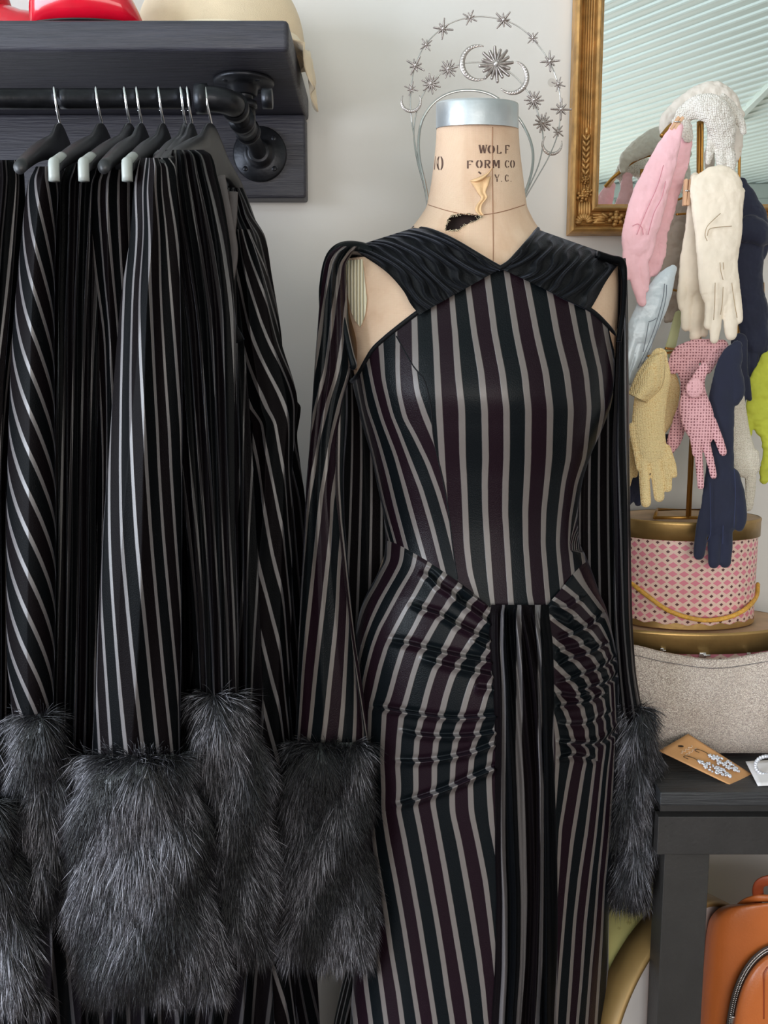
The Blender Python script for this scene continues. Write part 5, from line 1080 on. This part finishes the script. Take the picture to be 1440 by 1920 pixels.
# ================================================================== HALO HEADBAND
M['halo'] = plain('antique_silver', lin(186, 176, 172), 0.3, 0.85, var=0.25, scale=300)
M['halowire'] = plain('silver_wire', lin(190, 188, 186), 0.2, 0.95, var=0.1); M['gem'] = plain('crystal', lin(215, 208, 205), 0.08, 0.5, var=0.3, scale=500)
halo = thing('halo_headband', 'silver star and moon halo headband on the neck of the dress form', 'headband', at(890, 388, FC))
def hY(y): return FC+0.002+0.066*np.clip((388-np.asarray(y, float))/150, 0, 1)
def arc(pts, r, name, n=120, mat='halowire', flat=1.0):
    q = dense(pts, n); mb = MB(); mb.tube(at(q[:, 0], q[:, 1], hY(q[:, 1])), r, 8, flat, cap=True); return mb.build(name, M[mat], halo)
outer = [(803, 396), (797, 360), (786, 310), (776, 255), (770, 205), (771, 165), (779, 122), (799, 82), (831, 52), (862, 37), (900, 31), (942, 37), (972, 50), (1000, 74), (1028, 112), (1044, 150), (1051, 190), (1050, 225), (1043, 260), (1027, 298), (1003, 340), (980, 380)]
inner = [(804, 392), (795, 350), (782, 300), (776, 255), (780, 215), (792, 180), (812, 150), (841, 130), (870, 119), (905, 117), (935, 123), (965, 143), (988, 170), (1004, 200), (1015, 235), (1018, 268), (1010, 308), (993, 348), (977, 383)]
band = [(806, 392), (797, 345), (787, 300), (785, 262), (792, 225), (812, 194), (842, 175), (880, 169), (920, 177), (958, 205), (984, 240), (998, 278), (998, 315), (988, 352), (975, 384)]
arc(outer, 0.0008, 'outer_arch'); arc(inner, 0.0009, 'inner_arch'); arc(band, 0.0018, 'headband', mat='halowire', flat=0.4)
def star(x, y, r, rays=8, name='star', rot=0.2, rs=0.5):
    mb = MB(); Y = float(hY(y))-0.003; c = at(x, y, Y); R = r*mpp(Y)*1.02
    for k in range(rays):
        a = rot+2*PI*k/rays; L = R*(1.0 if k % 2 == 0 else rs+0.12); w = R*0.11
        d = np.array([math.cos(a), 0, math.sin(a)]); p = np.array([-math.sin(a), 0, math.cos(a)])
        mb.tube([c, c+d*L*0.55, c+d*L*0.97, c+d*L], [w, w*1.0, w*0.6, w*0.1], 6)
        for q in np.linspace(0.2, 0.9, max(3, int(L/0.0018))): mb.ball(c+d*L*q+np.array([0, -w*0.8, 0]), w*0.8, 6, 4)
    mb.ball(c+np.array([0, -0.001, 0]), R*0.2, 10, 7); o = mb.build(name, M['halo'], halo)
    g = MB(); g.ball(c+np.array([0, -R*0.2, 0]), R*0.11, 8, 6); g.build('crystal', M['gem'], o)
def moon(x, y, r, face, name='moon', thick=0.30, span=250):
    """face: direction (deg, photo sense, 0 = right, 90 = up) towards which the crescent opens"""
    mb = MB(); Y = float(hY(y))-0.003; c = at(x, y, Y); R = r*mpp(Y); n_ = 44; a = np.radians(face+180+np.linspace(-span/2, span/2, n_)); w = R*thick*np.sin(np.linspace(0.12, PI-0.12, n_))**0.8*0.5+0.0002
    pts = [c+np.array([math.cos(t)*(R-ww), 0, math.sin(t)*(R-ww)]) for t, ww in zip(a, w)]; mb.tube(pts, w, 10, 0.4)
    o = mb.build(name, M['halo'], halo); g = MB()
    for k in range(2, n_-2, 2): g.ball(pts[k]+np.array([0, -w[k]*0.35, 0]), max(w[k]*0.62, 0.0005), 7, 5)
    g.build('crystal', M['gem'], o)
for x, y, r in ((944, 38, 18), (881, 33, 14), (831, 54, 18), (799, 84, 13), (779, 123, 18), (771, 166, 13), (999, 71, 13), (1031, 115, 18), (1047, 158, 13), (1052, 205, 19), (1046, 247, 13)): star(x, y, r, rot=0.3+x*0.37)
for x, y, r in ((808, 157, 18), (841, 129, 17), (1001, 188, 18), (1018, 230, 18)): star(x, y, r, 12, rot=0.1+x, rs=0.7)
star(930, 121, 31, 16, 'sun', rot=0.1, rs=0.72)
moon(771, 191, 19, 90); moon(1035, 271, 19, 75); moon(894, 118, 31, 2, span=230); moon(962, 146, 29, 150, span=220)
# ================================================================== GLOVE STAND AND GLOVES
M['gwire'] = plain('gold_wire', lin(176, 128, 62), 0.3, 0.8, var=0.2)
GY = 1.365
st = thing('glove_stand', 'gold wire glove display stand on the upper hat box lid', 'display stand', (X(1285, 950, GY), GY, hz1))
def wire(pts, r, name, mat='gwire'): mb = MB(); q = dense(pts, 40); mb.tube(at(q[:, 0], q[:, 1], q[:, 2]), r, 8); return mb.build(name, M[mat], st)
zl_ = hz1+0.0035
def onlid(px, Y): return np.array([X(px, 955, Y), Y, zl_])
mb = MB()
c0 = [onlid(1228, HY-0.045), onlid(1345, HY-0.045), onlid(1342, HY+0.045), onlid(1232, HY+0.045)]
mb.tube(c0+[c0[0]], 0.0026, 8); mb.build('base_frame', M['gwire'], st)
xs = X(1281, 900, GY); mb = MB(); mb.tube([(xs, HY-0.045, zl_), (xs, HY-0.045, Z(560, HY-0.045))], 0.0028, 8, fdir=(1, 0, 0)); mb.tube([(xs+0.004, HY-0.045, zl_), (xs+0.004, HY-0.045, Z(560, HY-0.045))], 0.0014, 8, fdir=(1, 0, 0)); mb.build('pole', M['gwire'], st)
wire([(1310, 640, 1.34), (1311, 400, 1.34), (1312, 228, 1.34)], 0.0042, 'post'); wire([(1316, 400, 1.33), (1317, 228, 1.33)], 0.002, 'post')
wire([(1384, 640, 1.375), (1385, 400, 1.37), (1388, 205, 1.37)], 0.0022, 'post')
wire([(1429, 760, 1.36), (1431, 640, 1.36), (1430, 530, 1.36)], 0.0026, 'post')
wire([(1215, 668, 1.29), (1250, 662, 1.31), (1281, 657, 1.338)], 0.0018, 'arm'); wire([(1248, 653, 1.30), (1283, 656, 1.338), (1330, 655, 1.34)], 0.0018, 'arm')
wire([(1268, 402, 1.33), (1310, 398, 1.34), (1330, 390, 1.34)], 0.0016, 'arm'); wire([(1262, 378, 1.33), (1310, 360, 1.34)], 0.0014, 'arm')
wire([(1240, 255, 1.32), (1262, 232, 1.33), (1312, 200, 1.34), (1388, 205, 1.37)], 0.003, 'arm'); wire([(1240, 540, 1.32), (1290, 548, 1.34), (1340, 552, 1.35), (1431, 560, 1.36)], 0.0016, 'arm')
wire([(1386, 720, 1.35), (1431, 716, 1.36)], 0.0016, 'arm')
M['pin'] = plain('pale_wood', lin(222, 178, 142), 0.6, var=0.1)
def peg(px, py, Y, h, lab, rot=0.0):
    t = thing('clothes_peg', lab, 'clothes peg', at(px, py+h/2, Y), 'wooden pegs on the glove stand'); L = h*mpp(Y)
    for s in (-1, 1):
        mb = MB(); bm = bmesh.new(); bmesh.ops.create_cube(bm, size=1); bmesh.ops.scale(bm, vec=(0.0042, 0.0075, L), verts=bm.verts); bmesh.ops.bevel(bm, geom=list(bm.edges), offset=0.0006, segments=2, affect='EDGES')
        bmesh.ops.rotate(bm, cent=(0, 0, 0), matrix=Matrix.Rotation(rot+s*0.03, 3, 'Y'), verts=bm.verts); c = at(px, py, Y); bmesh.ops.translate(bm, vec=Vector((float(c[0])+s*0.0026, float(c[1]), float(c[2]))), verts=bm.verts); mb.bm(bm); mb.build('peg_leg', M['pin'], t, smooth=False)
    mb = MB(); c = at(px, py-2, Y); mb.tube([c+np.array([-0.004, -0.0045, 0]), c+np.array([0.004, -0.0045, 0])], 0.0011, 6); mb.build('spring', M['nickel'], t)
peg(1288, 361, 1.305, 46, 'wooden peg at the left cuff of the cream leather gloves', 0.05); peg(1336, 350, 1.30, 38, 'wooden peg above the opening of the cream leather gloves', -0.08)
peg(1268, 232, 1.30, 26, 'wooden peg holding the pink gloves at the top', 0.6)
def glove(label, cat, mat, Y, chains, fingers, flat=0.34, vox=0.0012, group=None, tag_=None, det=None, dis=None):
    """chains / fingers: lists of (px, py, r px[, Y offset]); fused to one skin"""
    Yr = Y
    mb = MB()
    def ch(pts, fl):
        P = np.array([(p[0], p[1], p[2], p[3] if len(p) > 3 else 0.0) for p in pts], float); q = dense(P, max(16, 7*len(P)))
        W = at(q[:, 0], q[:, 1], Y+q[:, 3]); r = np.maximum(q[:, 2], 1.5)*mpp(Y); mb.tube(W, r, 18, fl, (0, 1, 0))
        # round the tip
        for e in (0, -1): mb.ball(W[e], (r[e]*0.98, max(r[e]*fl*0.98, 0.0012), r[e]*0.98), 14, 9)
    for c in chains: ch(c, flat)
    for f in fingers: ch([(p[0], p[1], p[2]*0.92)+tuple(p[3:]) for p in f], 0.6)
    t = thing('glove', label, cat, at(chains[0][0][0], chains[0][0][1], Y), group or 'gloves on the display stand')
    o = mb.build('glove_skin', mat, t)
    bm = bmesh.new(); bm.from_mesh(o.data); bmesh.ops.recalc_face_normals(bm, faces=bm.faces); bm.to_mesh(o.data); bm.free()
    m = o.modifiers.new('fuse', 'REMESH'); m.mode = 'VOXEL'; m.voxel_size = vox; m.use_smooth_shade = True
    s = o.modifiers.new('soften', 'SMOOTH'); s.factor = 0.5; s.iterations = 3
    if dis:
        tx = bpy.data.textures.new('cloth_wrinkles', 'CLOUDS'); tx.noise_scale = dis[1]; d = o.modifiers.new('wrinkles', 'DISPLACE'); d.texture = tx; d.strength = dis[0]; d.mid_level = 0.5
    return t
def lines(t, mat, Y, polys, r=0.0006, name='stitching', dy=0.0):
    mb = MB()
    for pl in polys:
        q = dense([(a, b, (c[0] if c else 0.0)) for a, b, *c in pl], 24); mb.tube(at(q[:, 0], q[:, 1], Y+q[:, 2]+dy), r, 5)
    return mb.build(name, mat, t)
def holes(name, base, dark, scale=330, thr=0.28, rnd=0.15, rough=0.75, bump=0.0012):
    n = N(name); co = n.coord('Object', (1, 0.05, 1)); v = n.vor(co, scale, rnd=rnd); m = n.math('LESS_THAN', v, thr)
    rim = n.math('SUBTRACT', 1.0, v)
    n.set(Base_Color=n.mix(m, base, dark), Roughness=rough); n.bump(n.math('MULTIPLY', n.math('MINIMUM', v, 0.5), 2.0), bump); return n.m
def knit(name, a, b, sx=420, sz=520):
    n = N(name); co = n.coord('Object', (1, 0.3, 1.2)); v = n.vor(co, sx, rnd=0.35)
    n.set(Base_Color=n.ramp(v, [(0.5, a), (0.85, b)]), Roughness=0.85); n.bump(n.math('SUBTRACT', 1.0, v), 0.0018); return n.m
M['gpink'] = plain('pink_cotton', lin(248, 196, 204), 0.8, var=0.05, bump=0.0003, sheen=0.3); M['gcream'] = plain('cream_kid_leather', lin(240, 225, 206), 0.5, var=0.06, bump=0.0004, bscale=160)
M['gnavy'] = plain('navy_jersey', lin(19, 24, 50), 0.8, var=0.12, bump=0.0003, sheen=0.25); M['gblue'] = plain('pale_blue_leather', lin(206, 216, 224), 0.36, 0.1, var=0.06, bump=0.0004)
M['gyel'] = knit('yellow_crochet', lin(254, 228, 172), lin(216, 168, 98), 460); M['gplace'] = holes('pink_eyelet', lin(236, 180, 186), lin(136, 78, 86), 240, 0.27)
M['gwhite'] = knit('white_crochet', lin(240, 234, 226), lin(176, 164, 154), 420); M['gwmesh'] = holes('white_mesh', lin(238, 228, 212), lin(190, 172, 150), 560, 0.3)
M['gwplain'] = plain('white_nylon', lin(226, 216, 206), 0.55, var=0.05, bump=0.0003); M['glime'] = plain('chartreuse_cotton', lin(192, 196, 62), 0.75, var=0.08, bump=0.0003, sheen=0.2)
M['gtaupe'] = plain('taupe_nylon', lin(172, 158, 146), 0.6, var=0.08); M['ggreen'] = plain('pale_green_nylon', lin(206, 208, 160), 0.6, var=0.05)
WR = (0.0055, 0.014)
glove('taupe glove hanging in the shade behind the pink gloves', 'glove', M['gtaupe'], 1.385, [[(1278, 395, 24), (1270, 450, 30), (1268, 510, 30), (1262, 560, 22)]], [[(1255, 560, 9), (1252, 590, 9), (1250, 600, 7)], [(1272, 560, 9), (1262, 590, 9), (1258, 598, 7)], [(1268, 560, 8), (1271, 585, 8)]], dis=WR)
glove('pale green glove tip beside the pale blue leather glove', 'glove', M['ggreen'], 1.38, [[(1272, 590, 8), (1264, 625, 9), (1256, 655, 10)]], [[(1262, 645, 7), (1258, 668, 6)]])
glove('navy glove at the back below the yellow crochet gloves', 'glove', M['gnavy'], 1.37, [[(1250, 830, 18), (1215, 870, 16), (1190, 905, 18), (1178, 930, 16)]], [[(1200, 900, 8), (1198, 930, 8), (1196, 944, 7)], [(1186, 920, 8), (1178, 944, 7)], [(1178, 900, 8), (1170, 930, 7)]], dis=WR)
g = glove('smooth white glove draped behind the white crochet glove on top', 'glove', M['gwplain'], 1.37, [[(1244, 248, 8), (1252, 226, 14), (1278, 205, 20), (1308, 188, 24), (1338, 176, 22), (1362, 190, 20), (1380, 215, 14)]], [[(1340, 250, 9), (1330, 300, 10), (1332, 330, 8)], [(1378, 225, 10), (1384, 260, 10), (1380, 295, 8)]], flat=0.6, dis=WR)
g = glove('white crochet glove draped over the top of the stand, fingers hanging', 'glove', M['gwhite'], 1.322, [[(1270, 228, 10), (1285, 212, 16), (1312, 200, 22, -0.008), (1338, 208, 26, -0.01), (1352, 232, 26, -0.006), (1356, 262, 22)], [(1278, 225, 12), (1286, 245, 12), (1290, 258, 10)], [(1355, 182, 7), (1375, 205, 9), (1390, 232, 8), (1394, 246, 6)]],
          [[(1336, 240, 9), (1332, 275, 8), (1328, 304, 6)], [(1350, 265, 11), (1352, 310, 10), (1351, 345, 7)], [(1362, 260, 11), (1370, 300, 11), (1372, 324, 8)]], flat=0.5, dis=(0.003, 0.01))
pk = dict(group='pair of pink cotton gloves')
g = glove('right glove of the long pink pair, gathered wrist behind its mate', 'glove', M['gpink'], 1.33, [[(1286, 240, 12), (1278, 290, 16), (1262, 340, 20), (1245, 395, 20), (1236, 430, 18)]], [[(1246, 425, 8), (1242, 470, 8), (1232, 505, 8), (1224, 512, 7)], [(1232, 430, 9), (1226, 480, 9), (1222, 505, 8)], [(1236, 420, 8), (1228, 460, 9), (1216, 500, 9), (1210, 535, 8)]], dis=WR, **pk)
g = glove('front glove of the long pink pair hanging from the stand top', 'glove', M['gpink'], 1.30, [[(1268, 240, 12), (1254, 275, 20), (1236, 320, 27), (1218, 370, 32), (1204, 420, 33), (1196, 455, 30)]], [[(1180, 440, 10), (1176, 490, 10), (1172, 520, 9)], [(1190, 460, 12), (1188, 510, 11), (1198, 545, 11), (1203, 566, 10)], [(1204, 450, 11), (1206, 500, 11), (1209, 535, 10), (1210, 540, 9)], [(1222, 430, 10), (1218, 470, 10), (1200, 500, 9)]], dis=(0.004, 0.018), **pk)
lines(g, plain('pink_seam', lin(214, 140, 152), 0.8), 1.287, [[(1186, 424), (1196, 420), (1204, 428), (1206, 440)], [(1194, 440), (1210, 400), (1232, 350), (1244, 310)], [(1215, 440), (1226, 400), (1240, 372), (1248, 340)]], dy=0.0)
g = glove('pale blue leather glove tucked below the pink gloves', 'glove', M['gblue'], 1.315, [[(1262, 505, 9), (1250, 520, 16), (1236, 548, 24), (1216, 590, 28), (1202, 622, 27)]], [[(1190, 630, 11), (1178, 670, 10), (1170, 700, 8)], [(1204, 630, 10), (1192, 680, 9), (1180, 715, 8)], [(1222, 610, 9), (1213, 650, 9), (1206, 676, 8)]], dis=(0.003, 0.02))
lines(g, plain('grey_leather_seam', lin(120, 128, 140), 0.6), 1.301, [[(1246, 532), (1243, 560), (1232, 600), (1218, 640), (1196, 690)], [(1250, 534), (1248, 562), (1237, 604), (1224, 640), (1200, 694)], [(1216, 604), (1226, 600), (1231, 596)], [(1216, 606), (1210, 640), (1206, 660)]], 0.0006)
g = glove('rear cream leather glove of the pegged pair', 'glove', M['gcream'], 1.32, [[(1304, 332, 9), (1303, 370, 12), (1300, 420, 14), (1298, 470, 20), (1300, 510, 27), (1302, 535, 26)]], [[(1284, 520, 12), (1280, 555, 12), (1281, 574, 11)], [(1292, 535, 12), (1288, 580, 12), (1286, 612, 11)], [(1310, 540, 13), (1306, 590, 13), (1303, 630, 12)], [(1322, 545, 10), (1322, 590, 9), (1320, 625, 8)]], group='pair of cream leather gloves', dis=(0.003, 0.02))
g = glove('front cream leather glove of the pegged pair with scalloped cuff', 'glove', M['gcream'], 1.292, [[(1345, 362, 50), (1346, 400, 46), (1347, 440, 43), (1346, 480, 39), (1346, 510, 37), (1350, 545, 37)], [(1304, 335, 8), (1304, 370, 9), (1316, 440, 10), (1324, 490, 8)], [(1375, 360, 18), (1390, 358, 8)]],
          [[(1379, 545, 10), (1383, 580, 10), (1385, 600, 8)], [(1366, 550, 14), (1369, 595, 14), (1371, 628, 12)], [(1347, 550, 12), (1342, 600, 12), (1339, 636, 9)], [(1330, 545, 11), (1331, 580, 10), (1328, 610, 9)]], flat=0.26, group='pair of cream leather gloves', dis=(0.003, 0.022))
lines(g, plain('tan_stitch', lin(176, 150, 118), 0.7), 1.2795, [[(1351, 400), (1338, 412), (1326, 425), (1322, 440), (1326, 452)], [(1372, 424), (1345, 426), (1330, 430), (1326, 442)], [(1350, 492), (1352, 510), (1356, 525)], [(1356, 492), (1357, 505)], [(1341, 530), (1340, 570), (1338, 600)], [(1372, 530), (1376, 560), (1382, 596)], [(1356, 538), (1354, 570), (1351, 590)]], 0.0005)
g = glove('navy glove with a ruffled cuff at the right edge behind the cream gloves', 'glove', M['gnavy'], 1.345, [[(1388, 350, 16), (1400, 385, 24), (1410, 420, 30), (1404, 470, 28), (1404, 530, 26), (1412, 590, 28), (1416, 640, 26)], [(1405, 430, 26, -0.01), (1430, 438, 22, -0.01), (1445, 440, 16)], [(1410, 480, 20), (1425, 475, 14), (1434, 460, 9)]],
          [[(1398, 640, 11), (1396, 690, 11), (1394, 725, 10)], [(1412, 650, 11), (1414, 690, 11), (1418, 714, 10)], [(1430, 640, 10), (1432, 670, 9)]], flat=0.5, dis=(0.004, 0.02))
g = glove('long navy glove hanging down in front of the pink hat box', 'glove', M['gnavy'], 1.285, [[(1382, 648, 10), (1374, 665, 20), (1362, 700, 24), (1354, 750, 24), (1352, 820, 24), (1350, 880, 27), (1349, 930, 33), (1348, 975, 38)]],
          [[(1322, 960, 13), (1314, 1005, 13), (1311, 1040, 12)], [(1341, 985, 13), (1339, 1030, 13), (1338, 1056, 12)], [(1362, 985, 13), (1362, 1025, 13), (1359, 1054, 12)], [(1374, 890, 14), (1386, 935, 13), (1389, 970, 12), (1386, 988, 10)], [(1376, 690, 14), (1384, 730, 14), (1378, 752, 10)]], flat=0.3, dis=(0.003, 0.03))
lines(g, plain('navy_stitch', lin(40, 48, 84), 0.7), 1.2725, [[(1331, 905), (1332, 950), (1332, 1000), (1324, 1018)], [(1356, 985), (1355, 1020)], [(1377, 880), (1379, 930), (1376, 990)]], 0.0005)
g = glove('thin dark navy glove finger hanging beside the long navy glove', 'glove', M['gnavy'], 1.33, [[(1386, 640, 16), (1390, 690, 12), (1396, 725, 10)]], [[(1388, 700, 7), (1392, 740, 7), (1393, 762, 5)], [(1400, 710, 7), (1403, 740, 7), (1406, 748, 5)]])
g = glove('yellow crochet glove with folded flared cuff', 'glove', M['gyel'], 1.285, [[(1236, 668, 16), (1228, 700, 30), (1220, 750, 31), (1216, 800, 31), (1222, 845, 28)]], [[(1206, 850, 11), (1208, 895, 11), (1211, 942, 11)], [(1226, 855, 12), (1232, 895, 12), (1236, 932, 11)], [(1240, 850, 10), (1250, 885, 10), (1252, 915, 9)], [(1250, 840, 8), (1260, 870, 8), (1264, 890, 7)], [(1186, 800, 9), (1194, 845, 8), (1198, 878, 6)]], flat=0.36)
g = glove('second yellow crochet glove behind, only its tips and cuff edge showing', 'glove', M['gyel'], 1.325, [[(1240, 690, 14), (1258, 715, 14), (1262, 745, 12), (1240, 790, 20), (1200, 830, 22)]], [[(1182, 850, 10), (1180, 885, 9), (1176, 910, 7)], [(1190, 860, 9), (1190, 890, 7)]], flat=0.4)
def shell(t, rows, Y, name, mat, amp=0.0):
    """open flared cuff: rows of (left px, left py, right px, right py, bulge m)"""
    R = dense(rows, 24); u = np.linspace(0, 1, 30)[None, :]; px_2 = R[:, 0][:, None]*(1-u)+R[:, 2][:, None]*u; py_2 = R[:, 1][:, None]*(1-u)+R[:, 3][:, None]*u
    mb = MB(); Yv = Y-R[:, 4][:, None]*np.sin(u*PI)+amp*np.sin(u*17); mb.grid(at(px_2, py_2, Yv)); o = mb.build(name, mat, t); solidify(o, 0.0022); return o
shell(bpy.data.objects[g.name], [(1215, 672, 1245, 660, 0.006), (1195, 700, 1246, 690, 0.014), (1180, 735, 1240, 725, 0.018), (1178, 738, 1212, 755, 0.018)], 1.278, 'folded_cuff', M['gyel'])
g = glove('pink eyelet lace glove with fingers spread in front of the pole', 'glove', M['gplace'], 1.275, [[(1320, 690, 10), (1308, 715, 14), (1302, 750, 27), (1308, 785, 31), (1316, 815, 24)]], [[(1306, 825, 9), (1311, 870, 8), (1314, 912, 7)], [(1322, 825, 9), (1332, 865, 8), (1338, 892, 7)], [(1334, 790, 10), (1348, 825, 9), (1356, 848, 8)], [(1300, 810, 9), (1305, 850, 8)]], flat=0.32)
mb = MB(); mb.ball(at(1303, 728, 1.262), (0.0125, 0.004, 0.0135), 18, 10); mb.build('eyelet_button', M['gplace'], g)
g = glove('second pink eyelet glove behind, folded cuff up and thumb down left', 'glove', M['gplace'], 1.31, [[(1262, 690, 12), (1275, 668, 18), (1300, 660, 22), (1330, 655, 20), (1352, 650, 14)], [(1290, 690, 22), (1290, 720, 14), (1288, 760, 16), (1278, 790, 18)], [(1335, 665, 18), (1325, 690, 12)]], [[(1276, 790, 15), (1264, 825, 14), (1254, 846, 10)]], flat=0.4, dis=(0.003, 0.012))
g = glove('white mesh glove hanging over the right end of the hat box', 'glove', M['gwmesh'], 1.315, [[(1380, 745, 16), (1384, 780, 17), (1388, 820, 20), (1394, 855, 24), (1398, 875, 22)]], [[(1408, 870, 12), (1407, 915, 11), (1403, 950, 10)], [(1384, 865, 8), (1379, 885, 7), (1376, 905, 6)], [(1415, 850, 9), (1418, 880, 8)]], flat=0.36)
g = glove('chartreuse glove at the right edge above the hat box', 'glove', M['glime'], 1.34, [[(1450, 680, 26), (1430, 730, 30), (1432, 775, 30), (1450, 810, 26), (1455, 840, 24)]], [[(1442, 840, 10), (1434, 875, 10), (1432, 900, 9)], [(1462, 850, 11), (1466, 900, 10)], [(1410, 770, 10), (1400, 830, 8), (1394, 890, 6)]], flat=0.34, dis=WR)
# ================================================================== RENDER VIEW
sc = bpy.context.scene
sc.view_settings.view_transform = 'Standard'; sc.view_settings.look = 'None'; sc.view_settings.gamma = 1.0
sc.view_settings.use_curve_mapping = False; sc.view_settings.exposure = 0.0
